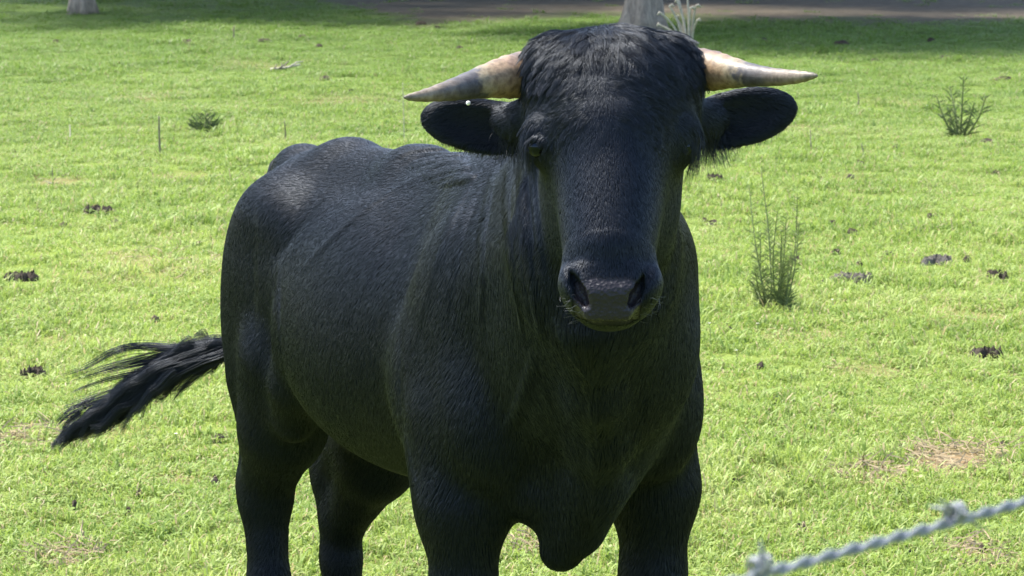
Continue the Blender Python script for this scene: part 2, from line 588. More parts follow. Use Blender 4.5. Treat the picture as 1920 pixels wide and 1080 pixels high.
# loose-skin folds: (start, control, end in the photograph, height, half width); laid on the finished surface below
FOLDS = [
    ((985, 300), (985, 430), (1012, 620), .0070, .009), ((958, 310), (950, 440), (980, 620), .0055, .009), ((1003, 330), (1014, 450), (1026, 560), .0070, .008),
    ((932, 320), (900, 430), (905, 640), .0045, .010), ((895, 330), (830, 430), (780, 640), .0045, .012), ((870, 320), (780, 420), (720, 580), .0028, .012),
    ((862, 300), (690, 370), (575, 500), .0045, .012), ((840, 350), (720, 440), (655, 590), .0022, .012),
    ((1042, 600), (1060, 660), (1110, 715), .0050, .008), ((760, 800), (768, 860), (788, 940), .0040, .010), ((525, 500), (522, 600), (530, 690), .0050, .010), ((1000, 660), (985, 740), (950, 800), .0050, .010),
    ((915, 340), (865, 430), (840, 640), -.0025, .010), ((972, 320), (968, 440), (998, 600), -.0035, .006), ((880, 330), (800, 430), (745, 600), -.0025, .011),
    ((600, 380), (560, 430), (520, 480), -.0060, .018), ((755, 620), (742, 720), (758, 830), -.0060, .016), ((1105, 720), (1118, 850), (1112, 990), .0050, .010), ((987, 268), (1008, 250), (1031, 270), .0065, .006),
]
FOLD_PTS = [[q for q in (hit(*p) for p in bez(a, c, b, 60)) if q is not None] for a, c, b, h_, w_ in FOLDS]
for i in range(9):                                   # wrinkles over the withers
    y = 283 + i * 7
    x0 = 745 + 9 * i + 5 * (i % 3)
    fold(bez((x0, y + 14), (x0 + 50, y), (x0 + 105 - 5 * i, y + 3 * (i % 2))), .0050, .007, .0043)
# nostrils, mouth corners and the line under the nose pad
for pix in ([(1073, 516), (1078, 532), (1087, 552), (1099, 573)], [(1206, 523), (1201, 540), (1193, 557), (1183, 573)]):
    ps = [hit(*p) for p in pix]
    rr = [.0035, .0065, .0088, .0055]
    for dy in (0.0, 0.010, 0.020):
        chain([p + np.array([0, dy, 0]) for p in ps], rr, .006, True)
fold(bez((1092, 604), (1138, 609), (1190, 604)), .0030, .008, 0.0, True)
# lids


def surface_nets():
    S = D < 0
    A = S[:-1, :-1, :-1]
    allin = A.copy(); anyin = A.copy()
    for a in (0, 1):
        for b in (0, 1):
            for c in (0, 1):
                if a + b + c == 0: continue
                s = S[a:len(xs) - 1 + a, b:len(ys) - 1 + b, c:len(zs) - 1 + c]
                allin &= s; anyin |= s
    act = anyin & ~allin
    ci, cj, ck = np.nonzero(act)
    cid = np.full(act.shape, -1, np.int32)
    cid[ci, cj, ck] = np.arange(len(ci))
    acc = np.zeros((len(ci), 3)); cnt = np.zeros(len(ci))
    for ax in range(3):
        o1, o2 = [q for q in range(3) if q != ax]
        for u in (0, 1):
            for v in (0, 1):
                off = [0, 0, 0]; off[o1] = u; off[o2] = v
                i0 = (ci + off[0], cj + off[1], ck + off[2])
                off[ax] = 1
                i1 = (ci + off[0], cj + off[1], ck + off[2])
                d0 = D[i0].astype(float); d1 = D[i1].astype(float)
                m = (d0 < 0) != (d1 < 0)
                t = np.where(m, d0 / np.where(m, d0 - d1, 1), 0)
                p0 = np.stack([xs[i0[0]], ys[i0[1]], zs[i0[2]]], 1); p1 = np.stack([xs[i1[0]], ys[i1[1]], zs[i1[2]]], 1)
                acc += np.where(m[:, None], p0 + t[:, None] * (p1 - p0), 0); cnt += m
    V = acc / cnt[:, None]
    faces = []
    for ax in range(3):
        o1, o2 = [(1, 2), (2, 0), (0, 1)][ax]
        sl0 = [slice(1, -1)] * 3; sl1 = [slice(1, -1)] * 3
        sl0[ax] = slice(0, -1); sl1[ax] = slice(1, None)
        a = S[tuple(sl0)]; b = S[tuple(sl1)]
        for flip, m in ((False, a & ~b), (True, ~a & b)):
            e = np.stack(np.nonzero(m), 1)
            for q in range(3):
                if q != ax: e[:, q] += 1
            quad = []
            for u, v in ((-1, -1), (0, -1), (0, 0), (-1, 0)):
                c = e.copy(); c[:, o1] += u; c[:, o2] += v
                quad.append(cid[c[:, 0], c[:, 1], c[:, 2]])
            quad = np.stack(quad, 1)
            faces.append(quad[:, ::-1] if flip else quad)
    F = np.concatenate(faces)
    F = F[(F >= 0).all(1)]
    return V, F


BV, BF = surface_nets()
# relax the grid steps a little
E = np.concatenate([BF[:, [0, 1]], BF[:, [1, 2]], BF[:, [2, 3]], BF[:, [3, 0]]])
E = np.concatenate([E, E[:, ::-1]])
deg = np.bincount(E[:, 0], minlength=len(BV)).astype(float)
for lam in (0.5, -0.35, 0.5, -0.35, 0.4):
    S_ = np.stack([np.bincount(E[:, 0], BV[E[:, 1], q], minlength=len(BV)) for q in range(3)], 1) / deg[:, None]
    BV = BV + lam * (S_ - BV)


def vert_normals():
    fn = np.cross(BV[BF[:, 2]] - BV[BF[:, 0]], BV[BF[:, 3]] - BV[BF[:, 1]])
    out = np.zeros_like(BV)
    for q in range(4):
        for ax in range(3):
            out[:, ax] += np.bincount(BF[:, q], fn[:, ax], minlength=len(BV))
    return out / (np.linalg.norm(out, axis=1)[:, None] + 1e-12)


BN = vert_normals()
for (a_, c_, b_, h_, w_), P_ in zip(FOLDS, FOLD_PTS):
    P_ = np.array(P_)
    near = np.nonzero(((BV > P_.min(0) - .05) & (BV < P_.max(0) + .05)).all(1))[0]
    d2 = ((BV[near][:, None, :] - P_[None]) ** 2).sum(2)
    k_ = d2.argmin(1)
    tp_ = np.sin(np.pi * np.clip((k_ + 4) / (len(P_) + 8), 0, 1)) ** .7
    BV[near] += BN[near] * (h_ * tp_ * np.exp(-d2.min(1) / w_ ** 2))[:, None]
BN = vert_normals()
B_GZ = float(gz(BX, BY))


def project(P):
    P = np.atleast_2d(P)
    d = P - np.array([0, 0, CAM_Z])
    zc = d[:, 1] * CP - d[:, 2] * SP
    return np.stack([960 + FPX * d[:, 0] / zc, 540 - FPX * (d[:, 1] * SP + d[:, 2] * CP) / zc], 1), zc


def hide_material(name, base=0.012, rough=0.5, sheen=0.25, pad=False):
    m, N, L, b = new_mat(name)
    tc = N.new('ShaderNodeTexCoord')
    n = noise(N, L, 14, 4, 0.6, tc.outputs['Object'])
    r = ramp(N, [(0.3, (base * .6, base * 1.0, base * 1.5)), (0.7, (base * .9, base * 1.4, base * 2.1))])
    L.new(n.outputs['Fac'], r.inputs['Fac'])
    colr = r.outputs['Color']
    b.inputs['Roughness'].default_value = rough
    b.inputs['Specular IOR Level'].default_value = 0.09
    b.inputs['Specular Tint'].default_value = (0.76, 0.86, 1.0, 1)
    b.inputs['Sheen Weight'].default_value = sheen
    b.inputs['Sheen Roughness'].default_value = 0.45
    if pad:
        at = N.new('ShaderNodeAttribute'); at.attribute_name = 'pad'
        vor = N.new('ShaderNodeTexVoronoi'); vor.inputs['Scale'].default_value = 170
        L.new(tc.outputs['Object'], vor.inputs['Vector'])
        colr = mixc(N, L, at.outputs['Fac'], colr, (0.020, 0.018, 0.021))
        mr = N.new('ShaderNodeMapRange'); mr.inputs[3].default_value = rough; mr.inputs[4].default_value = 0.33
        L.new(at.outputs['Fac'], mr.inputs[0]); L.new(mr.outputs[0], b.inputs['Roughness'])
        mul = N.new('ShaderNodeMath'); mul.operation = 'MULTIPLY'
        L.new(vor.outputs['Distance'], mul.inputs[0]); L.new(at.outputs['Fac'], mul.inputs[1])
        bp = N.new('ShaderNodeBump'); bp.inputs['Strength'].default_value = 0.6; bp.inputs['Distance'].default_value = 0.003
        L.new(mul.outputs[0], bp.inputs['Height']); L.new(bp.outputs['Normal'], b.inputs['Normal'])
    L.new(colr, b.inputs['Base Color'])
    if pad:
        pm_ = N.new('ShaderNodeMath'); pm_.operation = 'MULTIPLY'; pm_.inputs[1].default_value = 0.15
        L.new(at.outputs['Fac'], pm_.inputs[0])
        ms_ = N.new('ShaderNodeMath'); ms_.operation = 'MAXIMUM'; ms_.inputs[1].default_value = 0.09
        L.new(pm_.outputs[0], ms_.inputs[0]); L.new(ms_.outputs[0], b.inputs['Specular IOR Level'])
    return m


M_hide = hide_material('black_hide', 0.004, 0.6, 0.0, True)

bull = empty('bull', (BX, BY, B_GZ))
tag(bull, 'black bull with short pale horns standing in the pasture, facing the camera', 'bull')
BO = np.array([BX, BY, 0.0])
body = fast_mesh('body', BV - BO, BF.ravel(), np.arange(len(BF)) * 4, np.full(len(BF), 4), M_hide, bull)
pp, zc = project(BV)
padm = np.clip(1.25 - (np.abs((pp[:, 0] - 1139) / 56) ** 4 + np.abs((pp[:, 1] - 564) / 40) ** 4) ** .25, 0, .25) * 4 * (BV[:, 1] < 5.03) * (BN[:, 1] < 0.1)
a = body.data.attributes.new('pad', 'FLOAT', 'POINT'); a.data.foreach_set('value', padm.astype(np.float32))

# horns -----------------------------------------------------------------
def horn_material():
    m, N, L, b = new_mat('horn_keratin')
    at = N.new('ShaderNodeAttribute'); at.attribute_name = 'along'
    tc = N.new('ShaderNodeTexCoord')
    n = noise(N, L, 26, 5, 0.65, tc.outputs['Object'])
    n2 = noise(N, L, 95, 4, 0.6, tc.outputs['Object'])
    ad = N.new('ShaderNodeMath'); ad.operation = 'MULTIPLY_ADD'
    ad.inputs[1].default_value = 0.46; L.new(n.outputs['Fac'], ad.inputs[0]); L.new(at.outputs['Fac'], ad.inputs[2])
    sb = N.new('ShaderNodeMath'); sb.operation = 'SUBTRACT'; sb.inputs[1].default_value = 0.23
    L.new(ad.outputs[0], sb.inputs[0])
    r = ramp(N, [(0.0, (0.10, 0.07, 0.05)), (0.07, (0.17, 0.115, 0.08)), (0.14, (0.20, 0.135, 0.082)), (0.26, (0.22, 0.16, 0.095)), (0.33, (0.20, 0.165, 0.105)),
                 (0.39, (0.05, 0.047, 0.05)), (0.55, (0.062, 0.056, 0.054)), (0.68, (0.13, 0.105, 0.08)), (0.90, (0.175, 0.145, 0.105)), (1.0, (0.09, 0.08, 0.06))])
    L.new(sb.outputs[0], r.inputs['Fac'])
    r2 = ramp(N, [(0.36, (0.55, 0.5, 0.45)), (0.60, (1.12, 1.1, 1.06))])
    L.new(n2.outputs['Fac'], r2.inputs['Fac'])
    L.new(mixc(N, L, 1.0, r.outputs['Color'], r2.outputs['Color'], 'MULTIPLY'), b.inputs['Base Color'])
    b.inputs['Roughness'].default_value = 0.52
    bp = N.new('ShaderNodeBump'); bp.inputs['Strength'].default_value = 0.35; bp.inputs['Distance'].default_value = 0.003
    L.new(n2.outputs['Fac'], bp.inputs['Height']); L.new(bp.outputs['Normal'], b.inputs['Normal'])
    return m


M_horn = horn_material()


def catmull(P, n):
    P = np.asarray(P, float); m = len(P)
    out = []
    for t in np.linspace(0, m - 1 - 1e-6, n):
        i = int(t); f = t - i
        p0, p1, p2, p3 = P[max(i - 1, 0)], P[i], P[min(i + 1, m - 1)], P[min(i + 2, m - 1)]
        out.append(.5 * ((2 * p1) + (-p0 + p2) * f + (2 * p0 - 5 * p1 + 4 * p2 - p3) * f * f + (-p0 + 3 * p1 - 3 * p2 + p3) * f ** 3))
    return np.array(out)


def horn(keys, label):
    P = np.array([np.concatenate([W(px, py, Y), [r]]) for px, py, Y, r in keys])
    C = catmull(P, 40)
    mb = MB()
    rr = C[:, 3] + 0.0004 * np.sin(np.arange(40) * 1.9) + np.where(np.arange(40) < 14, 0.0011 * np.sin(np.arange(40) * 2.6), 0)
    mb.tube(list(C[:, :3]), np.maximum(rr, .0012), 20)
    o = mb.build('horn', M_horn, bull, True, BO)
    q_, _ = project(C[:, :3]); vb = 968 if q_[0, 0] < 1146 else 1318
    al = np.repeat(np.clip((q_[:, 0] - vb) / (q_[-1, 0] - vb), 0, 1), 20)
    a = o.data.attributes.new('along', 'FLOAT', 'POINT'); a.data.foreach_set('value', al.astype(np.float32))
    o['label'] = label


horn([(1010, 138, 5.30, .037), (972, 143, 5.29, .0360), (925, 151, 5.25, .0285), (880, 162, 5.21, .0212), (835, 173, 5.17, .0150), (795, 181, 5.14, .0095), (768, 184, 5.12, .0052), (757, 184, 5.115, .0016)],
     'tan horn with grey middle, drooping a little')
horn([(1285, 130, 5.30, .034), (1322, 133, 5.29, .0330), (1362, 137, 5.25, .0260), (1405, 142, 5.21, .0185), (1450, 146, 5.17, .0140), (1495, 146, 5.13, .0100), (1522, 144, 5.11, .0055), (1533, 144, 5.105, .0018)],
     'tan horn with grey middle, nearly level')

# eyes --------------------------------------------------------------------
m_eye, N, L, b = new_mat('eye_dark')
b.inputs['Base Color'].default_value = (0.003, 0.0025, 0.002, 1)
b.inputs['Specular IOR Level'].default_value = 0.28
b.inputs['Specular Tint'].default_value = (0.5, 0.7, 1.0, 1)
b.inputs['Roughness'].default_value = 0.07


def ball(name, c, r, mat, parent, n=20, sc=(1, 1, 1)):
    v = []; f = []
    for i in range(n + 1):
        th = math.pi * i / n
        for j in range(n):
            ph = 2 * math.pi * j / n
            v.append(np.array([math.sin(th) * math.cos(ph) * sc[0], math.sin(th) * math.sin(ph) * sc[1], math.cos(th) * sc[2]]) * r + c)
    for i in range(n):
        for j in range(n):
            f.append((i * n + j, (i + 1) * n + j, (i + 1) * n + (j + 1) % n, i * n + (j + 1) % n))
    return mesh_obj(name, v, f, mat, parent)


for px in (1009, 1282):
    h = hit(px, 277)
    if h is None: h = hit(px - 12, 275)
    ball('eye', h + np.array([0.0, .0105 if px < 1100 else .0175, -.001]) - BO, .0165, m_eye, bull)
# the small white tag in the ear
m_tag = simple_mat('tag_plastic', (0.75, 0.75, 0.74), (0.85, 0.85, 0.83), 30, 0.4, 0.0)
h = hit(878, 203)
et = ball('ear_tag', W(878, 195, h[1] - .026) - BO, .0036, m_tag, bull, 10, (1, .6, 1))
et['label'] = 'small white stud at the top of the ear'

# coat ---------------------------------------------------------------------
def hair_material(name, base, rough, spec=0.5):
    m, N, L, b = new_mat(name)
    hi = N.new('ShaderNodeHairInfo')
    r = ramp(N, [(0.0, tuple(c * .85 for c in base)), (0.7, base), (1.0, tuple(c * 1.3 for c in base))])
    L.new(hi.outputs['Random'], r.inputs['Fac'])
    L.new(r.outputs['Color'], b.inputs['Base Color'])
    b.inputs['Roughness'].default_value = rough
    b.inputs['Specular IOR Level'].default_value = spec
    b.inputs['Specular Tint'].default_value = (0.76, 0.86, 1.0, 1)
    return m


M_coat = hair_material('black_coat', (0.0018, 0.0036, 0.0075), 0.44, 0.30)
M_long = hair_material('black_long_hair', (0.0018, 0.0034, 0.0065), 0.40, 0.36)


def hair_obj(name, P, r0, r1, mat, parent):
    """P: (n, k, 3) strand points"""
    n, k = P.shape[:2]
    hc = bpy.data.hair_curves.new(name)
    hc.add_curves([k] * n)
    hc.attributes['position'].data.foreach_set('vector', (P - BO).astype(np.float32).ravel())
    ra = hc.attributes.get('radius') or hc.attributes.new('radius', 'FLOAT', 'POINT')
    t = np.linspace(0, 1, k)[None, :]
    rad = np.broadcast_to(np.asarray(r0).reshape(-1, 1) * (1 - t) + np.asarray(r1).reshape(-1, 1) * t, (n, k))
    ra.data.foreach_set('value', np.ascontiguousarray(rad, np.float32).ravel())
    hc.materials.append(mat)
    o = bpy.data.objects.new(name, hc)
    col.objects.link(o)
    o.parent = parent
    return o


def nz(P, f, seed=0.0):
    """cheap smooth noise in space, about -1..1"""
    x, y, z = P[:, 0] * f + seed, P[:, 1] * f + 1.7 * seed, P[:, 2] * f - seed
    return (np.sin(1.9 * x + 1.3 * np.sin(1.1 * z + y)) * np.sin(1.7 * z + 1.1 * np.sin(1.3 * y - x)) + .5 * np.sin(3.7 * x - 2.1 * z + 2 * np.sin(2.3 * y)) * np.sin(3.1 * y + 2.9 * z)) / 1.2


tri = np.concatenate([BF[:, [0, 1, 2]], BF[:, [0, 2, 3]]])
TA = .5 * np.linalg.norm(np.cross(BV[tri[:, 1]] - BV[tri[:, 0]], BV[tri[:, 2]] - BV[tri[:, 0]]), axis=1)
TC = BV[tri].mean(1); TN = BN[tri].mean(1)
TPX, _ = project(TC)
headm = ((TC[:, 1] < 5.31 - .20 * np.clip((TPX[:, 1] - 410) / 110, 0, 1)) | ((TC[:, 1] < 5.42) & (TC[:, 2] > 1.22))) & (TC[:, 2] > .94)


def roots(n, weight):
    w = TA * weight; w = w / w.sum()
    k = rng.choice(len(tri), n, p=w)
    u = rng.random((n, 2)); fl = u.sum(1) > 1; u[fl] = 1 - u[fl]
    bc = np.stack([1 - u.sum(1), u[:, 0], u[:, 1]], 1)
    P = (BV[tri[k]] * bc[:, :, None]).sum(1); Nn = (BN[tri[k]] * bc[:, :, None]).sum(1)
    Nn /= np.linalg.norm(Nn, axis=1)[:, None] + 1e-9
    return P, Nn, k


def grow(P, Nn, Dr, Ln, lift, k=4, curl=0.0, droop=0.0, jit=0.12, hug=False):
    Dr = Dr + jit * rng.normal(size=Dr.shape)
    T = Dr - Nn * (Dr * Nn).sum(1)[:, None]
    T /= np.linalg.norm(T, axis=1)[:, None] + 1e-9
    Sd = np.cross(Nn, T)
    out = []
    ph = rng.random(len(P)) * 6.28
    s0 = sample(P) if hug else 0
    for i, t in enumerate(np.linspace(0, 1, k)):
        q = P - Nn * .0008 + Ln[:, None] * (T * t + Nn * (lift * (t - .55 * t * t))[:, None] if np.ndim(lift) else T * t + Nn * lift * (t - .55 * t * t))
        if curl: q = q + Sd * (Ln * curl * t * np.sin(5.2 * t + ph))[:, None] + Nn * (Ln * curl * .5 * t * np.cos(4.1 * t + ph))[:, None]
        if hug:                                   # keep short hair lying on the skin
            q = q + Nn * np.clip(s0 + .0006 + Ln * lift * (t - .55 * t * t) - sample(q), -.012, .012)[:, None]
        if droop: q = q + np.array([0, 0, -1.0]) * (Ln * droop * t * t)[:, None]
        out.append(q)
    return np.stack(out, 1)


padt = padm[tri].mean(1)
facing = 0.35 + 0.65 * (TN[:, 1] < 0.25)
bw = facing * (~headm) * (TC[:, 2] > .08)
P, Nn, k = roots(330000, bw)
v = np.tile(-0.55 * FW - 0.85 * UP, (len(P), 1))
loc = (P - B0) @ BROT                            # F, L, Z
fr = np.clip((loc[:, 0] + .15) / .5, 0, 1)[:, None]
v = v * (1 - fr) + fr * (-UP - .15 * FW)
top = np.clip((P[:, 2] - 1.0) / .1, 0, 1)[:, None]
v = v + top * (-FW * .8)
v = v + .22 * nz(P, 6.0)[:, None] * LF + .25 * nz(P, 5.0, 3.0)[:, None] * FW
Ln = (.0105 + .005 * np.clip((loc[:, 0] + .2) / .4, 0, 1)) * (.7 + .6 * rng.random(len(P)))
hair_obj('coat', grow(P, Nn, v, Ln, .16 + .03 * nz(P, 8, 5.0), jit=.03, hug=True), .00050, .00020, M_coat, bull)

# face: short hair, swirling outwards on the brow
fw = headm * (padt < .3) * facing
P, Nn, k = roots(120000, fw)
pq, _ = project(P)
v = np.zeros_like(P)
dx, dy = pq[:, 0] - 1146, pq[:, 1] - 250
up = np.clip((300 - pq[:, 1]) / 80, 0, 1)
v[:, 0] = .8 * dx / 150 * up + .25 * dx / 120 * (1 - up)
v[:, 2] = -(.25 + .3 * (1 - up)) - .7 * (1 - up) + .35 * np.clip((pq[:, 1] - 500) / 60, 0, 1)
v[:, 0] += .2 * nz(P, 18, 1.0); v[:, 2] += .2 * nz(P, 18, 2.0)
ear = (np.abs(dx) > 190)
v[ear, 0] = np.sign(dx[ear]) * 1.0; v[ear, 2] = -.35
Ln = np.where(ear, .010, np.where(pq[:, 1] < 200, .016, .009)) * (.7 + .6 * rng.random(len(P)))
Ln = np.where((~ear) & (pq[:, 1] > 480), .0065, Ln)
hair_obj('face_hair', grow(P, Nn, v, Ln, .18 + 0 * Ln, jit=.05, hug=True), .00045, .00018, M_coat, bull)

# the shaggy mop on the poll and brow, thinning out down the face
mw = headm * (TPX[:, 1] < 370) * (np.abs(TPX[:, 0] - 1146) < 178) * (TN[:, 1] < .6) * np.clip((380 - TPX[:, 1]) / 150, .05, 1) * (np.abs(TPX[:, 0] - 1146) < 178 - .45 * np.clip(TPX[:, 1] - 210, 0, 200))
cP, cN, _ = roots(1100, mw)
P, Nn, _ = roots(36000, mw)
pq, _ = project(P)
dx = pq[:, 0] - 1146
tp = np.clip((170 - pq[:, 1]) / 100, 0, 1)
lo = np.clip((pq[:, 1] - 190) / 130, 0, 1)
v = np.stack([(1.0 - .6 * lo) * np.sign(dx) * np.clip(np.abs(dx) / 55, .1, 1.2), -.5 * tp - .05, -.30 - .9 * lo], 1)
v[:, 0] += .7 * nz(P, 13, 4.0) * (1 - .5 * lo); v[:, 2] += .5 * nz(P, 16, 7.0)
Ln = (.026 + .017 * tp) * (1 - .58 * lo) * (.6 + .7 * rng.random(len(P)))
H = grow(P, Nn, v, Ln, (.30 - .08 * lo) + .12 * nz(P, 18, 2.0), 7, .11, .18, .12)
# draw strands together into locks
gi = np.empty(len(P), int)
for i0 in range(0, len(P), 4000):
    gi[i0:i0 + 4000] = ((P[i0:i0 + 4000, None, :] - cP[None]) ** 2).sum(2).argmin(1)
first = np.full(len(cP), -1); first[gi[::-1]] = np.arange(len(P))[::-1]
G = H[first[gi]]
t = np.linspace(0, 1, 7)[None, :, None] ** 1.3 * .66
H = H * (1 - t) + (G + (H[:, :1] - G[:, :1]) * .25) * t
hair_obj('forelock', H, .00042, .00014, M_long, bull)

# fringe hanging from the ears
ew = headm * (np.abs(TPX[:, 0] - 1146) > 150) * (np.abs(TPX[:, 0] - 1146) < 330) * np.clip((TPX[:, 1] - 225) / 40, 0, 1)
P, Nn, _ = roots(2400, ew)
pq, _ = project(P)
v = np.stack([.35 * np.sign(pq[:, 0] - 1146) + .3 * rng.normal(size=len(P)), -.2 + 0 * P[:, 0], -1 + 0 * P[:, 0]], 1)
near = np.clip(1.1 - np.abs(np.abs(pq[:, 0] - 1146) - 178) / 60, .0, 1)
H = grow(P, Nn, v, (.009 + .030 * near) * (.4 + .8 * rng.random(len(P))), .3 + 0 * near, 6, .08, .5, .2)
hair_obj('ear_fringe', H, .00038, .0001, M_long, bull)

# whiskers round the mouth
ww = headm * (TPX[:, 1] > 555) * (TPX[:, 1] < 618) * (np.abs(TPX[:, 0] - 1142) > 50) * (TN[:, 1] < -.1)
P, Nn, _ = roots(44, ww)
v = np.stack([np.sign(P[:, 0] - W(1142, 560, 5.0)[0]) * 1.0, -.5 + 0 * P[:, 0], -.35 + .3 * rng.normal(size=len(P))], 1)
M_wh = hair_material('whisker_hair', (0.07, 0.07, 0.07), 0.4)
hair_obj('whiskers', grow(P, Nn, v, 8e-3 + .014 * rng.random(len(P)), 1.0 + 0 * P[:, 0], 6, .1, .3, .2), .0003, .0001, M_wh, bull)

# tassel of the sheath
tp0 = bl(-.34, -.01, .55)
n = 260
H = []
for i in range(n):
    a0 = tp0 + rng.normal(size=3) * np.array([.012, .012, .006])
    l = .05 + .07 * rng.random(); sd = rng.normal(size=2) * .022
    H.append([a0 + np.array([sd[0] * t, sd[1] * t, -l * t]) + np.array([.004 * math.sin(7 * t + i), 0, 0]) for t in np.linspace(0, 1, 6)])
hair_obj('sheath_tassel', np.array(H), .0004, .00015, M_long, bull)

# tail: dock swung out to the side and a long wavy switch
TY = 7.02
dock_keys = [(535, 318, 6.98, .034), (505, 400, 7.06, .028), (480, 510, 7.08, .024), (460, 610, 7.07, .021), (415, 653, 7.05, .017), (350, 675, 7.03, .012), (280, 705, 7.02, .007)]
DK = catmull(np.array([np.concatenate([W(a, b_, c), [r]]) for a, b_, c, r in dock_keys]), 40)
mb = MB(); mb.tube(list(DK[:, :3]), DK[:, 3], 12)
tail = mb.build('tail', hide_material('tail_hide', 0.005, 0.6, 0.0), bull, True, BO)
sw_keys = [(480, 632), (425, 652), (350, 672), (290, 702), (222, 745), (160, 788), (98, 834)]
SW = np.array([W(a, b_, TY) for a, b_ in sw_keys])
SC = catmull(SW, 60)
seg = np.concatenate([[0], np.cumsum(np.linalg.norm(np.diff(SC, axis=0), axis=1))])
H = []
nl = 130
for li in range(nl):
    s0 = rng.random() ** .85 * .62                 # where on the dock the lock starts
    l = (.10 + .22 * rng.random()) * (1.1 - .3 * s0)
    if li % 13 == 0: s0 = .5 + .1 * rng.random(); l = .26
    e0 = min(s0 + l / seg[-1], .70 + .30 * rng.random() ** 1.4)
    spread = np.clip(rng.normal(), -1.5, 1.1)
    amp = .006 + .013 * rng.random(); fq = 2.0 + 2.5 * rng.random(); ph = rng.random() * 6.28
    dro = (.004 + .012 * rng.random()) * (1.5 if spread < -0.6 else .7)
    dep = rng.normal() * .02
    for j in range(60):
        o2 = rng.normal(size=3) * .006; u2 = rng.normal() * .004
        st = []
        for t in np.linspace(0, 1, 10):
            q = s0 + (e0 - s0) * t
            c = np.array([np.interp(q * seg[-1], seg, SC[:, ax]) for ax in range(3)])
            wdt = .011 + .021 * math.sin(math.pi * min(q * 1.25, 1)) 
            off = np.array([.35, 0, .93]) * wdt * spread * (.35 + 1.05 * t)
            c = c + off + o2 * (1 - .5 * t) + np.array([0, dep, -dro * t * t]) + np.array([.4, 0, .9]) * (amp * t * math.sin(fq * 6.28 * t * .7 + ph) + u2 * t)
            st.append(c)
        H.append(st)
wisps = [([(340, 655), (265, 650), (215, 660), (160, 690), (105, 708)], 70), ([(310, 668), (245, 682), (190, 696), (130, 716)], 80), ([(280, 696), (205, 710), (150, 730), (128, 742)], 26),
         ([(310, 706), (278, 752), (262, 796)], 26), ([(300, 716), (284, 745), (280, 782)], 20), ([(325, 705), (320, 728), (319, 750)], 20), ([(270, 738), (238, 772), (215, 792), (185, 802)], 60),
         ([(235, 760), (200, 800), (168, 812), (142, 822), (128, 848)], 60), ([(190, 775), (150, 812), (118, 826), (92, 838)], 90), ([(175, 755), (130, 775), (112, 790), (104, 802)], 50),
         ([(400, 660), (385, 690), (370, 708)], 60), ([(418, 655), (402, 690), (388, 700)], 60), ([(150, 775), (120, 800), (118, 815)], 40), ([(240, 730), (170, 752), (118, 768)], 60)]
for pix, cnt in wisps:
    c = catmull(np.array([W(a, b_, TY + .012 * rng.normal()) for a, b_ in pix]), 10)
    for j in range(cnt):
        o2 = rng.normal(size=3) * (.0065 if cnt > 45 else .0035)
        tt = np.linspace(0, 1, 10)[:, None]
        kq = .55 + .45 * rng.random()
        cc = np.stack([np.interp(np.linspace(0, kq, 10), np.linspace(0, 1, 10), c[:, ax]) for ax in range(3)], 1)
        H.append(list(cc + o2 * (1 - .4 * tt) + np.array([.3, 0, .9]) * .0022 * rng.normal() * np.sin(3.1 * tt)))
so = hair_obj('tail_switch', np.array(H), .00042, .00012, M_long, tail)
so.parent = tail

# ------------------------------------------------------------------ grass
def grass_material(name, stops, dry, transl=0.45, rough=0.5):
    m, N, L, b = new_mat(name)
    at = N.new('ShaderNodeAttribute'); at.attribute_name = 'tint'
    oi = N.new('ShaderNodeObjectInfo')
    geo = N.new('ShaderNodeNewGeometry')
    n = noise(N, L, 0.9, 4, 0.6, geo.outputs['Position'])
    n2 = noise(N, L, 5.5, 3, 0.6, geo.outputs['Position'])
    f = N.new('ShaderNodeMath'); f.operation = 'MULTIPLY_ADD'; f.inputs[1].default_value = 0.45
    mrn = N.new('ShaderNodeMapRange'); mrn.inputs[1].default_value = .3; mrn.inputs[2].default_value = .7; mrn.inputs[3].default_value = .22; mrn.inputs[4].default_value = .78
    L.new(n.outputs['Fac'], mrn.inputs[0])
    L.new(at.outputs['Fac'], f.inputs[0]); L.new(mrn.outputs[0], f.inputs[2])
    f2 = N.new('ShaderNodeMath'); f2.operation = 'MULTIPLY_ADD'; f2.inputs[1].default_value = 0.25
    L.new(oi.outputs['Random'], f2.inputs[0]); L.new(f.outputs[0], f2.inputs[2])
    f3 = N.new('ShaderNodeMath'); f3.operation = 'SUBTRACT'; f3.inputs[1].default_value = 0.35
    L.new(f2.outputs[0], f3.inputs[0])
    r = ramp(N, stops); L.new(f3.outputs[0], r.inputs['Fac'])
    dr = ramp(N, [(0.57, (0, 0, 0)), (0.72, (1, 1, 1))])
    dm = N.new('ShaderNodeMath'); dm.operation = 'MULTIPLY_ADD'; dm.inputs[1].default_value = 0.35
    a2 = N.new('ShaderNodeAttribute'); a2.attribute_name = 'dry'
    L.new(n2.outputs['Fac'], dm.inputs[0]); L.new(a2.outputs['Fac'], dm.inputs[2])
    L.new(dm.outputs[0], dr.inputs['Fac'])
    c = mixc(N, L, dr.outputs['Color'], r.outputs['Color'], dry)
    c = far_shade_tint(N, L, geo, c)
    L.new(c, b.inputs['Base Color'])
    b.inputs['Roughness'].default_value = rough
    b.inputs['Specular IOR Level'].default_value = 0.35
    tr = N.new('ShaderNodeBsdfTranslucent'); L.new(c, tr.inputs['Color'])
    mx = N.new('ShaderNodeMixShader'); mx.inputs[0].default_value = transl
    L.new(b.outputs[0], mx.inputs[1]); L.new(tr.outputs[0], mx.inputs[2])
    L.new(mx.outputs[0], N['Material Output'].inputs['Surface'])
    return m


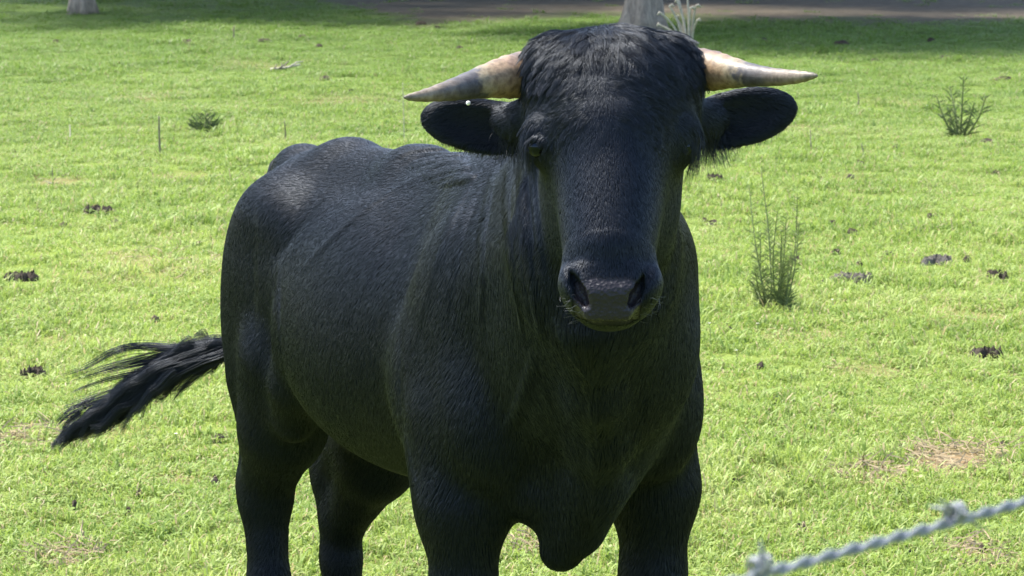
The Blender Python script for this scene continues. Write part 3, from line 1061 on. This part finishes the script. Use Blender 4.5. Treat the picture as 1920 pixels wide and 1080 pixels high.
M_grass = grass_material('grass_blades', [(0.12, (0.155, 0.235, 0.04)), (0.4, (0.235, 0.325, 0.062)), (0.62, (0.29, 0.37, 0.082)), (0.85, (0.36, 0.41, 0.13))],
                         (0.40, 0.33, 0.17))


def tuft(nb, rad, lmin, lmax, wd, seed, lean=0.55, dryfrac=0.10, clover=0):
    g = np.random.default_rng(seed)
    V = []; F = []; T = []; Dy = []
    for i in range(nb):
        a = g.random() * 6.283; r = rad * math.sqrt(g.random())
        p = np.array([r * math.cos(a), r * math.sin(a), -0.004])
        az = g.random() * 6.283
        ln = lmin + (lmax - lmin) * g.random() ** 1.6
        le = lean * (0.2 + g.random())
        d = np.array([math.cos(az), math.sin(az), 0])
        sd = np.array([-math.sin(az), math.cos(az), 0]) * wd * (.6 + .8 * g.random()) / 2
        tw = (g.random() - .5) * 1.6
        sd = sd * math.cos(tw) + np.array([0, 0, 1]) * np.linalg.norm(sd) * math.sin(tw) * .5
        q = [p, p + d * ln * .28 * le + UP * ln * .5, p + d * ln * .85 * le + UP * ln * (.88 - .25 * le), p + d * ln * 1.35 * le + UP * ln * (1.0 - .55 * le)]
        b = len(V)
        V += [q[0] - sd * .8, q[0] + sd * .8, q[1] - sd, q[1] + sd, q[2] - sd * .7, q[2] + sd * .7, q[3]]
        F += [(b, b + 1, b + 3, b + 2), (b + 2, b + 3, b + 5, b + 4), (b + 4, b + 5, b + 6)]
        t = g.random(); dv = .55 if g.random() < dryfrac else .12 * g.random()
        T += [t * .75, t * .75, t * .9, t * .9, t, t, min(t + .15, 1)]; Dy += [dv + (.1 if q_ > 3 else 0) for q_ in range(7)]
    for i in range(clover):                       # small round leaves low in the sward
        a = g.random() * 6.283; r = rad * math.sqrt(g.random())
        c = np.array([r * math.cos(a), r * math.sin(a), .010 + .018 * g.random()])
        nrm = np.array([g.normal() * .35, g.normal() * .35, 1]); nrm /= np.linalg.norm(nrm)
        u = np.cross(nrm, [1, 0, 0]); u /= np.linalg.norm(u); w = np.cross(nrm, u)
        rr = .0035 + .003 * g.random(); b = len(V)
        V += [c + rr * (math.cos(k * 1.0472) * u + math.sin(k * 1.0472) * w) for k in range(6)]
        F.append(tuple(range(b, b + 6)))
        t = g.random(); T += [t * .8] * 6; Dy += [0.05] * 6
    o = mesh_obj('tuft', V, F, M_grass, None, False)
    for nm, arr in (('tint', T), ('dry', Dy)):
        at = o.data.attributes.new(nm, 'FLOAT', 'POINT'); at.data.foreach_set('value', np.array(arr, np.float32))
    col.objects.unlink(o)
    return o


def scatter(name, pts, rot, scl, idx, sources, label, cat):
    c = bpy.data.collections.new(name + '_pieces')
    for i, s in enumerate(sources):
        s.name = '%s_%02d' % (name, i)
        c.objects.link(s)
    me = bpy.data.meshes.new(name)
    me.vertices.add(len(pts)); me.vertices.foreach_set('co', np.asarray(pts, np.float32).ravel())
    for nm, ty, arr in (('rot', 'FLOAT_VECTOR', rot), ('scl', 'FLOAT_VECTOR', scl)):
        a = me.attributes.new(nm, ty, 'POINT'); a.data.foreach_set('vector', np.asarray(arr, np.float32).ravel())
    a = me.attributes.new('idx', 'INT', 'POINT'); a.data.foreach_set('value', np.asarray(idx, np.int32))
    o = bpy.data.objects.new(name, me)
    col.objects.link(o)
    ng = bpy.data.node_groups.new(name, 'GeometryNodeTree')
    ng.interface.new_socket('Geometry', in_out='INPUT', socket_type='NodeSocketGeometry')
    ng.interface.new_socket('Geometry', in_out='OUTPUT', socket_type='NodeSocketGeometry')
    N, L = ng.nodes, ng.links
    gi = N.new('NodeGroupInput'); go = N.new('NodeGroupOutput')
    m2p = N.new('GeometryNodeMeshToPoints')
    ci = N.new('GeometryNodeCollectionInfo')
    ci.inputs['Collection'].default_value = c
    ci.inputs['Separate Children'].default_value = True
    ci.inputs['Reset Children'].default_value = True
    ip = N.new('GeometryNodeInstanceOnPoints')
    ip.inputs['Pick Instance'].default_value = True

    def attr(nm, ty):
        n = N.new('GeometryNodeInputNamedAttribute'); n.data_type = ty; n.inputs['Name'].default_value = nm
        return n.outputs['Attribute']
    L.new(gi.outputs[0], m2p.inputs['Mesh']); L.new(m2p.outputs[0], ip.inputs['Points'])
    L.new(ci.outputs[0], ip.inputs['Instance'])
    L.new(attr('idx', 'INT'), ip.inputs['Instance Index'])
    L.new(attr('rot', 'FLOAT_VECTOR'), ip.inputs['Rotation'])
    L.new(attr('scl', 'FLOAT_VECTOR'), ip.inputs['Scale'])
    L.new(ip.outputs[0], go.inputs[0])
    md = o.modifiers.new('scatter', 'NODES'); md.node_group = ng
    tag(o, label, cat, kind='stuff')
    return o


srcs = [tuft(60, .075, .018, .050, .0034, 10 + i, .7, .10, 6) for i in range(6)]
srcs += [tuft(40, .055, .035, .085, .0045, 30 + i, .6, .07, 4) for i in range(3)]         # lusher tufts
srcs += [tuft(34, .075, .015, .045, .0038, 50 + i, 1.0, .55, 4) for i in range(2)]        # tired, strawy tufts
pts = []
bands = [(2.0, 6.6, 40), (6.6, 9.5, 420), (9.5, 13, 260), (13, 18, 140), (18, 26, 110), (26, 36, 62), (36, 52, 16)]
for y0, y1, dens in bands:
    hw = lambda y: 0.26 * y + 2.0
    n = int((y1 - y0) * 2 * hw((y0 + y1) / 2) * dens)
    y = y0 + (y1 - y0) * rng.random(n)
    x = (rng.random(n) * 2 - 1) * hw(y)
    pts.append(np.stack([x, y], 1))
pts = np.concatenate(pts)
so_, li_ = ground_masks(pts[:, 0], pts[:, 1])
thin = .5 + .5 * np.sin(2.1 * pts[:, 0] + 1.3 * np.sin(1.7 * pts[:, 1])) * np.sin(1.5 * pts[:, 1] + .7)
bare = np.zeros(len(pts))
for (px, py, wpx) in [(d[0], d[1], d[2]) for d in DUNG] + [(c[0], c[1], 11) for c in CLODS]:
    g_ = gnd(px, py); rr_ = wpx * .62 * g_[1] / FPX + .015
    bare = np.maximum(bare, ((pts[:, 0] - g_[0]) / rr_) ** 2 + ((pts[:, 1] - g_[1] + rr_ * 1.2) / (rr_ * 2.6)) ** 2 < 1)
keep = (rng.random(len(pts)) > np.maximum(np.clip(so_ * 1.15, 0, .93), np.clip(li_ * 1.2, 0, .94)))
bare = bare[keep]
pts = pts[keep]; so_ = so_[keep]; thin = thin[keep]
n = len(pts)
rot = np.stack([rng.normal(size=n) * .12, rng.normal(size=n) * .12, rng.random(n) * 6.283], 1)
far = np.clip((pts[:, 1] - 9) / 25, 0, 1)
s = (0.75 + .5 * rng.random(n)) * (1 + .55 * far)
scl = np.stack([s, s, s * (0.55 + .5 * thin) * (1 - .5 * far) * (1 - .6 * bare)], 1)
idx = rng.integers(0, 6, n)
lush = (rng.random(n) < .10 + .25 * (thin > .82)); idx[lush] = 6 + rng.integers(0, 3, lush.sum())
dryp = (rng.random(n) < .05 + .6 * (so_ > .12)); idx[dryp] = 9 + rng.integers(0, 2, dryp.sum())
grass = scatter('grass', np.stack([pts[:, 0], pts[:, 1], gz(pts[:, 0], pts[:, 1])], 1), rot, scl, idx, srcs,
                'short bright green grazed grass covering the pasture', 'grass')

# ------------------------------------------------------------------ trees behind
def bark_material(name, c1, c2):
    m, N, L, b = new_mat(name)
    tc = N.new('ShaderNodeTexCoord')
    mp = N.new('ShaderNodeMapping'); mp.inputs['Scale'].default_value = (14, 14, 3.0)
    L.new(tc.outputs['Object'], mp.inputs['Vector'])
    n = noise(N, L, 1.6, 6, 0.65, mp.outputs[0], .6)
    r = ramp(N, [(0.3, c1), (0.68, c2)])
    L.new(n.outputs['Fac'], r.inputs['Fac']); L.new(r.outputs['Color'], b.inputs['Base Color'])
    b.inputs['Roughness'].default_value = .9
    bp = N.new('ShaderNodeBump'); bp.inputs['Strength'].default_value = .9; bp.inputs['Distance'].default_value = .03
    L.new(n.outputs['Fac'], bp.inputs['Height']); L.new(bp.outputs['Normal'], b.inputs['Normal'])
    return m


M_bark = bark_material('grey_bark', (0.15, 0.12, 0.095), (0.36, 0.30, 0.235))


def leaf_material(name, c1, c2, transl=.35):
    m, N, L, b = new_mat(name)
    geo = N.new('ShaderNodeNewGeometry')
    n = noise(N, L, 3.0, 3, .6, geo.outputs['Position'])
    r = ramp(N, [(0.3, c1), (0.7, c2)]); L.new(n.outputs['Fac'], r.inputs['Fac'])
    L.new(r.outputs['Color'], b.inputs['Base Color'])
    b.inputs['Roughness'].default_value = .5
    tr = N.new('ShaderNodeBsdfTranslucent'); L.new(r.outputs['Color'], tr.inputs['Color'])
    mx = N.new('ShaderNodeMixShader'); mx.inputs[0].default_value = transl
    L.new(b.outputs[0], mx.inputs[1]); L.new(tr.outputs[0], mx.inputs[2])
    L.new(mx.outputs[0], N['Material Output'].inputs['Surface'])
    return m


M_leaf = leaf_material('tree_leaves', (0.035, 0.07, 0.015), (0.07, 0.12, 0.025))


def tree(x, y, r, h, label, seed, crown_r=3.6, lean=(0, 0), limbs=9, nleaf=7000):
    g = np.random.default_rng(seed)
    z0 = float(gz(x, y)) - .05
    t = empty('shade_tree', (x, y, z0))
    tag(t, label, 'tree', 'shade trees at the back of the pasture')
    ht = h * .62
    n = 22
    pts = [np.array([lean[0] * (k / n) ** 1.4 + .04 * math.sin(3.1 * k / n + seed), lean[1] * (k / n) ** 1.4 + .04 * math.cos(4 * k / n), ht * k / n]) for k in range(n + 1)]
    mb = MB()
    base = len(mb.v)
    rad = [r * (1 + .75 * math.exp(-9 * k / n * ht / 2.2)) * (1 - .45 * k / n) for k in range(n + 1)]
    mb.tube(pts, rad, 18)
    for k in range(n + 1):                             # buttressed, furrowed outline
        for j in range(18):
            q = mb.v[base + k * 18 + j]
            c = pts[k]
            a = 2 * math.pi * j / 18
            f = 1 + (.05 + .20 * math.exp(-6 * k / n)) * math.sin(5 * a + seed) + .03 * math.sin(11 * a + k)
            mb.v[base + k * 18 + j] = c + (q - c) * f
    mb.build('trunk', M_bark, t)
    tips = []
    mb = MB()
    for i in range(limbs):
        k = g.integers(int(n * .5), n)
        a = 6.283 * i / limbs + g.random() * .6
        ln = crown_r * (.55 + .45 * g.random())
        e = pts[k] + np.array([math.cos(a) * ln, math.sin(a) * ln, ln * (.35 + .5 * g.random())])
        m1 = (pts[k] + e) / 2 + np.array([0, 0, ln * .12]) + g.normal(size=3) * .12
        c = catmull([pts[k], m1, e], 9)
        mb.tube(list(c), np.linspace(rad[k] * .5, .02, 9), 7)
        for q in range(4, 9): tips.append(c[q])
        for w in range(3):
            s0 = c[g.integers(3, 8)]
            e2 = s0 + g.normal(size=3) * crown_r * .25 + np.array([0, 0, .3])
            mb.tube([s0, (s0 + e2) / 2 + g.normal(size=3) * .06, e2], [.035, .02, .008], 5)
            tips.append(e2)
    tips.append(pts[-1] + np.array([0, 0, .8]))
    mb.build('limbs', M_bark, t)
    tips = np.array(tips)
    c = tips[g.integers(0, len(tips), nleaf)] + g.normal(size=(nleaf, 3)) * np.array([.55, .55, .4])
    d = g.normal(size=(nleaf, 3)); d /= np.linalg.norm(d, axis=1)[:, None]
    s = np.cross(d, g.normal(size=(nleaf, 3))); s /= np.linalg.norm(s, axis=1)[:, None]
    L_ = (.10 + .10 * g.random(nleaf))[:, None]
    V = np.stack([c - d * L_, c + s * L_ * .5, c + d * L_, c - s * L_ * .5], 1).reshape(-1, 3)
    fast_mesh('crown', V, np.arange(4 * nleaf), np.arange(nleaf) * 4, np.full(nleaf, 4), M_leaf, t, False)
    return t


p = gnd(153, 27)
tree(p[0], p[1], .105, 6.5, 'slim grey tree trunk at the far left edge of the field', 3, 3.6, (-.3, .7), 11, 5500)
p = gnd(1214, 62)
tree(p[0], p[1], .145, 7.5, 'grey tree trunk rising right behind the head of the bull', 5, 3.4, (.2, 1.5), 14, 12000)
tree(2.9, 43.0, .16, 8.0, 'tree beyond the top edge of the picture shading the brown ground', 9, 4.6, (0, .8), 14, 16000)
tree(-1.0, 44.5, .17, 8.5, 'tree hidden beyond the top of the picture behind the left horn', 11, 4.6, (0, .5), 14, 16000)
tree(-5.2, 44.5, .17, 8.5, 'tree hidden beyond the top left corner of the picture', 13, 4.6, (0, .5), 14, 14000)

# ------------------------------------------------------------------ weeds
M_stem = simple_mat('weed_stem', (0.07, 0.10, 0.03), (0.13, 0.155, 0.06), 40, .7, .2)
M_weedleaf = leaf_material('weed_leaf', (0.09, 0.13, 0.035), (0.16, 0.20, 0.06))
M_darkleaf = leaf_material('weed_leaf_dark', (0.035, 0.06, 0.02), (0.07, 0.10, 0.03))
M_deadstem = simple_mat('dead_stem', (0.10, 0.085, 0.06), (0.22, 0.19, 0.14), 60, .85, .3)
M_palestem = simple_mat('pale_stem', (0.24, 0.215, 0.165), (0.42, 0.385, 0.31), 50, .8, .2)


def at_ground(px, py):
    g = gnd(px, py)
    return np.array([g[0], g[1], float(gz(g[0], g[1]))]), scale_at(g[1])


def pitch_tip(base, sc, dxp, dyp, dep=0.0):
    """a point dxp/dyp photograph pixels from the plant's foot, at the plant's own distance"""
    return base + np.array([dxp / sc, dep, -dyp / sc])


# tall feathery weed on the right
def feathery_weed(px, py, stems, label, seed, leafmat, leaflen=.035, per=34, rad=.0028, basal=26):
    g = np.random.default_rng(seed)
    b, sc = at_ground(px, py)
    t = empty('tall_weed', b - np.array([0, 0, .01]))
    tag(t, label, 'weed')
    o = b - np.array([0, 0, .01])
    for (x0, dx, dy, bend) in stems:
        s0 = np.array([x0 / sc, g.normal() * .03, -.01])
        e = np.array([(x0 + dx) / sc, g.normal() * .10, dy / sc])
        mid = (s0 + e) / 2 + np.array([bend / sc, g.normal() * .02, 0])
        c = catmull([s0, mid, e], 14)
        mb = MB(); mb.tube(list(c), np.linspace(rad, rad * .35, 14), 6)
        st = mb.build('stem', M_stem, t)
        mb = MB()
        for k in range(per):
            u = (.05 + .93 * g.random()) * 13
            i = int(u); q = c[i] + (c[min(i + 1, 13)] - c[i]) * (u - i)
            a = g.random() * 6.283
            d = np.array([math.cos(a), math.sin(a), .35 + 1.1 * g.random()])
            ll = leaflen * (.5 + .8 * g.random()) * (1.15 - .7 * u / 13)
            mb.leaf(q, d, np.array([-math.sin(a), math.cos(a), .3]), ll, ll * .06 + .0012, .15)
        mb.build('leaves', leafmat, st, False)
    mb = MB()
    for k in range(basal):
        a = g.random() * 6.283
        d = np.array([math.cos(a), math.sin(a), .35 + .5 * g.random()])
        p0 = np.array([g.normal() * .6 * math.sqrt(basal) / sc, g.normal() * .03, 0.005]) * (1.3 if basal > 60 else 1)
        mb.leaf(p0, d, UP, .06 + .08 * g.random(), .012 + .006 * g.random(), .3)
    if basal: mb.build('basal_leaves', leafmat, t, False)
    return t


feathery_weed(1452, 590, [(-10, -35, 235, -6), (-4, -20, 268, 4), (4, -5, 200, -8), (10, 30, 225, 12), (16, 28, 170, 6), (-14, -12, 150, -6), (0, 6, 130, 4), (8, 12, 110, 0), (-6, -26, 120, -4), (-12, -30, 90, -4), (14, 10, 95, 4), (-2, -8, 170, 0), (6, 2, 160, 4), (18, 14, 70, 0), (-18, -26, 60, 0), (2, 16, 185, 4)],
              'tall feathery green weed standing alone right of the bull', 21, M_weedleaf, .06, 70, .0036, 90)
feathery_weed(1800, 248, [(-8, -36, 78, -4), (-2, -14, 96, 2), (2, 0, 118, 0), (6, 34, 84, 6), (4, 18, 70, 2), (-4, -22, 56, 0)],
              'small dark branching weed at the upper right', 23, M_darkleaf, .11, 46, .008, 60)
feathery_weed(383, 243, [(-6, -8, 32, 0), (0, 2, 46, 0), (4, 8, 36, 2), (8, 12, 26, 0), (-8, -12, 20, 0)],
              'small dark bushy weed at the upper left', 25, M_darkleaf, .12, 40, .006, 30)
feathery_weed(1330, 305, [(-20, -8, 24, 0), (0, 4, 26, 0), (24, 8, 20, 0), (36, 6, 16, 0)],
              'low grey green weed clump below the ear on the right', 27, M_weedleaf, .08, 16, .004, 26)


def stalk(px, py, dx, dy, label, w=.006, mat=None, fork=()):
    b, sc = at_ground(px, py)
    t = empty('dry_stalk', b - np.array([0, 0, .01]))
    tag(t, label, 'stalk')
    g = np.random.default_rng(int(px * 7 + py))
    e = np.array([dx / sc, g.normal() * .05, dy / sc])
    m = e / 2 + np.array([g.normal() * 1.5 / sc, 0, 0])
    c = catmull([np.array([0, 0, -.01]), m, e], 10)
    mb = MB(); mb.tube(list(c), np.linspace(w, w * .55, 10) * (1 + .15 * np.sin(np.arange(10) * 2.2)), 7)
    st = mb.build('stem', mat or M_deadstem, t)
    for (u, fx, fy) in fork:
        q = c[int(u * 9)]
        mb = MB(); mb.tube([q, q + np.array([fx / sc * .5, .01, fy / sc * .6]), q + np.array([fx / sc, .02, fy / sc])], [w * .6, w * .45, w * .25], 6)
        mb.build('side_shoot', mat or M_deadstem, t)
    mb = MB()
    for k in range(5):
        a = g.random() * 6.283
        mb.leaf(np.array([0, 0, .005]), np.array([math.cos(a), math.sin(a), .5]), UP, .05 + .04 * g.random(), .012, .2)
    mb.build('basal_leaves', M_darkleaf, t, False)
    return t


stalk(301, 293, -1, 82, 'bare dark upright stalk, tallest of those left of the bull', .0075)
stalk(535, 261, 0, 42, 'bare thin stalk above the rump of the bull', .006)
stalk(437, 74, 2, 28, 'short dark stalk far back on the left', .009, None, ((.6, -3, 8),))
stalk(758, 268, -3, 120, 'tall pale grass stalk standing behind the left horn tip', .0028, M_palestem, ((.75, -26, 8), (.8, 16, -6), (.9, 10, -4)))
stalk(1456, 252, 0, 30, 'thin stalk showing just below the tip of the right ear', .004)
stalk(1523, 272, -3, 42, 'thin stalk right of the ear, between two shorter ones', .0045)
stalk(1617, 292, -2, 34, 'faint thin stalk between the ear and the branching weed', .0045)
stalk(1607, 186, 1, 30, 'short stalk below the level of the right horn tip', .006)
stalk(101, 345, -3, 34, 'small dead sprig on a dusty spot at the left', .004, None, ((.4, 8, 10),))
stalk(129, 258, -1, 32, 'pale straw stalk near the left edge', .005, M_palestem)

# bleached dead plant beside the trunk
b, sc = at_ground(1288, 96)
t = empty('dead_shrub', b - np.array([0, 0, .02]))
tag(t, 'bleached dead shrub with curled twigs beside the tree trunk', 'shrub')
for i, (x0, dx, dy, hook) in enumerate([(-6, -42, 78, -8), (-3, -30, 92, 8), (0, -14, 100, -8), (3, 2, 88, 8), (5, -4, 108, 7), (6, 12, 66, 6), (-4, -46, 56, -6), (2, -22, 70, 6), (7, 8, 92, 9), (4, -26, 110, -7)]):
    s0 = np.array([x0 / sc, .02 * (i % 3 - 1), -.02]); e = np.array([(x0 + dx) / sc, .05 * ((i * 7) % 5 - 2), dy / sc])
    m = (s0 + e) / 2 + np.array([-.1 * dx / sc, .02, .06])
    c = list(catmull([s0, m, e], 10)) + [e + np.array([hook / sc * .6, 0, 3 / sc]), e + np.array([hook / sc, 0, -2 / sc])]
    mb = MB(); mb.tube(c, list(np.linspace(.014, .009, 10)) + [.012, .009], 7)
    mb.build('twig', M_palestem, t)

# fallen branch
b, sc = at_ground(533, 130)
t = empty('fallen_branch', b)
tag(t, 'fallen forked dead branch lying on the grass at the upper left', 'branch')
for k, (pl, r) in enumerate([([(-26, 2), (0, 5), (30, 11)], .014), ([(-10, 4), (2, 12), (8, 18)], .009), ([(8, 6), (24, 16), (34, 17)], .009), ([(-18, 3), (-14, 12)], .008), ([(-4, 4), (-4, 16)], .007)]):
    mb = MB(); pp_ = [np.array([x / sc, .03 * q - .02 * k, .012 + y / sc]) for q, (x, y) in enumerate(pl)]
    mb.tube(pp_, np.linspace(r, r * .5, len(pp_)), 7)
    mb.build('bough' if k == 0 else 'twig', M_palestem if k in (0, 2) else M_deadstem, t)

# ------------------------------------------------------------------ dung, clods, little flowers
M_dung = simple_mat('dry_dung', (0.018, 0.014, 0.010), (0.055, 0.043, 0.03), 30, .9, .8)
M_dunggrey = simple_mat('weathered_dung', (0.05, 0.045, 0.04), (0.13, 0.12, 0.10), 30, .95, .8)
M_clod = simple_mat('dark_clod', (0.02, 0.015, 0.01), (0.06, 0.045, 0.03), 40, .9, .6)


def lump_geo(mb, c, r, g, n=9, m=6):
    base = len(mb.v)
    ph = g.random(4) * 6.28
    for i in range(m + 1):
        th = math.pi * .5 * i / m
        for j in range(n):
            a = 2 * math.pi * j / n
            f = 1 + .18 * math.sin(3 * a + ph[0]) * math.sin(2 * th + ph[1]) + .14 * math.sin(5 * a + ph[2]) + .10 * g.normal() * (i > 0)
            mb.v.append(c + np.array([r[0] * math.cos(a) * math.cos(th) * f, r[1] * math.sin(a) * math.cos(th) * f, r[2] * math.sin(th) * f]))
    for i in range(m):
        for j in range(n):
            mb.f.append((base + i * n + j, base + i * n + (j + 1) % n, base + (i + 1) * n + (j + 1) % n, base + (i + 1) * n + j))


def dung(px, py, wpx, hpx, label, seed, mat=None, nl=6):
    b, sc = at_ground(px, py)
    g = np.random.default_rng(seed)
    t = empty('cow_pat', b - np.array([0, 0, .01]))
    tag(t, label, 'dung', 'dung heaps in the grass')
    wd = wpx / sc
    for k in range(nl):
        u = (k + .5) / nl - .5
        mb = MB()
        rr = wd * (.14 + .12 * g.random())
        lump_geo(mb, np.array([u * wd * .85, g.normal() * wd * .12, 0]), (rr, rr * .9, max(hpx / sc * (1.0 + .5 * g.random()), .042)), g, 11, 6)
        mb.build('lump', mat or M_dung, t)


for d in DUNG:
    px, py, wpx, hpx, label, seed = d[:6]
    dung(px, py, wpx, hpx, label, seed, M_dunggrey if len(d) > 6 and d[6] else M_dung, d[7] if len(d) > 7 else 6)

g = np.random.default_rng(77)
for i, (px, py) in enumerate(CLODS):
    b, sc = at_ground(px, py)
    k = (5.5 + 5.0 * g.random()) / sc
    mb = MB(); lump_geo(mb, np.zeros(3), (k * (1 + .8 * g.random()), k, max(k * .9, .028)), g, 8, 4)
    o = mb.build('clod', M_clod)
    o.location = b - np.array([0, 0, .006])
    tag(o, 'small dark clod of earth or dung lying in the grass', 'clod', 'small dark clods scattered over the pasture')

M_petal = simple_mat('white_petal', (0.72, 0.72, 0.68), (0.82, 0.82, 0.78), 60, .6, 0)
M_disc = simple_mat('yellow_disc', (0.5, 0.36, 0.05), (0.6, 0.45, 0.08), 60, .7, 0)
flowers = [(985 / 2 + 960, 110), (1595, 156), (1735, 125), (1738, 205), (228, 10), (353, 47), (88, 97), (72, 119), (90, 158), (294, 107), (148, 96), (584, 218), (68, 463), (1300, 130), (1560, 600), (1420, 655), (1330, 660), (1380, 690), (230, 770), (700, 985), (330, 852), (1352, 398), (1690, 398)]
for i, (px, py) in enumerate(flowers):
    b, sc = at_ground(px, py)
    hgt = .05 + .04 * g.random()
    t = empty('small_flower', b - np.array([0, 0, .005]))
    tag(t, 'tiny white flower in the grass', 'flower', 'tiny white flowers dotted over the pasture')
    r = max(2.0 / sc, .006)
    mb = MB(); mb.tube([np.zeros(3), np.array([.004, 0, hgt * .5]), np.array([0, 0, hgt])], [.0012, .001, .0009], 5); mb.build('stem', M_stem, t)
    mb = MB()
    for k in range(7):
        a = 6.283 * k / 7
        mb.leaf(np.array([0, 0, hgt]), np.array([math.cos(a), math.sin(a), .35]), UP, r, r * .75)
    mb.build('petals', M_petal, t, False)
    mb = MB(); lump_geo(mb, np.array([0, 0, hgt]), (r * .3, r * .3, r * .25), g, 7, 3); mb.build('disc', M_disc, t)

# dead straw strewn over the bare patches
M_straw = simple_mat('straw', (0.17, 0.13, 0.07), (0.34, 0.27, 0.16), 25, .8, .1)
mbv = []; mbf = []
for (cx, cy, rx, ry), cnt in zip(SOIL, (330, 160, 110, 60, 120, 120, 60, 20)):
    for k in range(cnt):
        a = g.random() * 6.283; q = math.sqrt(g.random()) * 1.35
        x, y = cx + rx * q * math.cos(a), cy + ry * q * math.sin(a)
        an = g.random() * 6.283; l = .02 + .05 * g.random()
        z = float(gz(x, y)) + .006 + .014 * g.random(); w = .0012 + .0014 * g.random()
        d = np.array([math.cos(an), math.sin(an), .35 * g.normal()]); s_ = np.array([-d[1], d[0], 0]) * w
        p0 = np.array([x, y, z]); m0 = p0 + d * l * .5 + UP * .006 * g.random(); e0 = p0 + d * l; e0[2] = max(e0[2], z - .004)
        bb = len(mbv)
        mbv += [p0 - s_, p0 + s_, m0 + s_, m0 - s_, e0 + s_ * .5, e0 - s_ * .5, p0 + UP * w * 1.4, m0 + UP * w * 1.4, e0 + UP * w]
        mbf += [(bb, bb + 1, bb + 2, bb + 3), (bb + 3, bb + 2, bb + 4, bb + 5), (bb + 1, bb + 6, bb + 7, bb + 2), (bb + 2, bb + 7, bb + 8, bb + 4), (bb + 6, bb, bb + 3, bb + 7), (bb + 7, bb + 3, bb + 5, bb + 8)]
straw = mesh_obj('straw_litter', mbv, mbf, M_straw, None, False)
tag(straw, 'dead straw strewn over the bare soil patches', 'straw', kind='stuff')

# ------------------------------------------------------------------ barbed wire fence in front
M_wire = simple_mat('galvanised_wire', (0.13, 0.14, 0.15), (0.24, 0.255, 0.27), 180, .5, .3, 3, .5)
[n_ for n_ in M_wire.node_tree.nodes if n_.type == 'BSDF_PRINCIPLED'][0].inputs['Metallic'].default_value = 0.45
M_post = bark_material('fence_post_wood', (0.16, 0.14, 0.12), (0.34, 0.30, 0.26))
wa, wb = W(1395, 1068, 1.30), W(1960, 914, 1.475)
wb[2] = wa[2] + (wb[2] - wa[2])
wd_ = (wb - wa); wl_ = np.linalg.norm(wd_); wd_ /= wl_
w0, w1 = wa - wd_ * 1.6, wa + wd_ * 2.2
fence = empty('barbed_wire_fence', (w0[0], w0[1], 0))
tag(fence, 'twisted barbed wire strand crossing the lower right corner', 'fence')
FO = np.array([w0[0], w0[1], 0])
L_ = np.linalg.norm(w1 - w0)
u_ = np.cross(wd_, UP); u_ /= np.linalg.norm(u_); v_ = np.cross(u_, wd_)
nseg = 620
for ph in (0, math.pi):
    mb = MB(); P_ = []
    for i in range(nseg + 1):
        s_ = L_ * i / nseg
        a = 2 * math.pi * s_ / .034 + ph
        sag = -.004 * math.sin(math.pi * s_ / L_)
        P_.append(w0 + wd_ * s_ + .00135 * (math.cos(a) * u_ + math.sin(a) * v_) + UP * sag)
    mb.tube(P_, [.00135] * len(P_), 7)
    mb.build('wire_strand', M_wire, fence, True, FO)


def pix_s(px, py):
    """distance along the wire that lines up with a photograph pixel"""
    ss = np.linspace(0, L_, 4000)
    q, _ = project(w0[None] + ss[:, None] * wd_[None])
    return ss[np.argmin((q[:, 0] - px) ** 2)]


s1, s2 = pix_s(1425, 1058), pix_s(1792, 968)
step = s2 - s1
for kk in range(-12, 17):
    s_ = s1 + step * kk
    if not .06 < s_ < L_ - .06: continue
    c = w0 + wd_ * s_
    mb = MB(); P_ = []
    for i in range(49):
        a = 2 * math.pi * 2.6 * i / 48 + kk
        P_.append(c + wd_ * (.011 * (i / 48 - .5)) + .0031 * (math.cos(a) * u_ + math.sin(a) * v_))
    g2 = np.random.default_rng(abs(kk) + 5)
    t0 = P_[0] + (P_[0] - c) * 2.6 - wd_ * .003; t1 = P_[-1] + (P_[-1] - c) * 2.8 + wd_ * .003
    mb.tube([t0] + P_ + [t1], [.0004] + [.0011] * 49 + [.0004], 7)
    mb.build('barb', M_wire, fence, True, FO)
    mb = MB()
    an = kk * 1.7 + 1.3
    dd = math.cos(an) * u_ + math.sin(an) * v_
    mb.tube([c - dd * .011 + wd_ * .004, c - dd * .004, c + dd * .004, c + dd * .011 - wd_ * .004], [.0004, .0013, .0013, .0004], 7)
    mb.build('barb', M_wire, fence, True, FO)
for e in (w0, w1):
    mb = MB()
    hh = e[2] + .22
    ax = e + u_ * .058
    mb.tube([np.array([ax[0] + .006 * math.sin(k * 1.3), ax[1] + .005 * math.cos(k), -.1 + (hh + .1) * k / 8]) for k in range(9)], [.056 - .001 * k for k in range(9)], 14)
    mb.build('post', M_post, fence, True, FO)
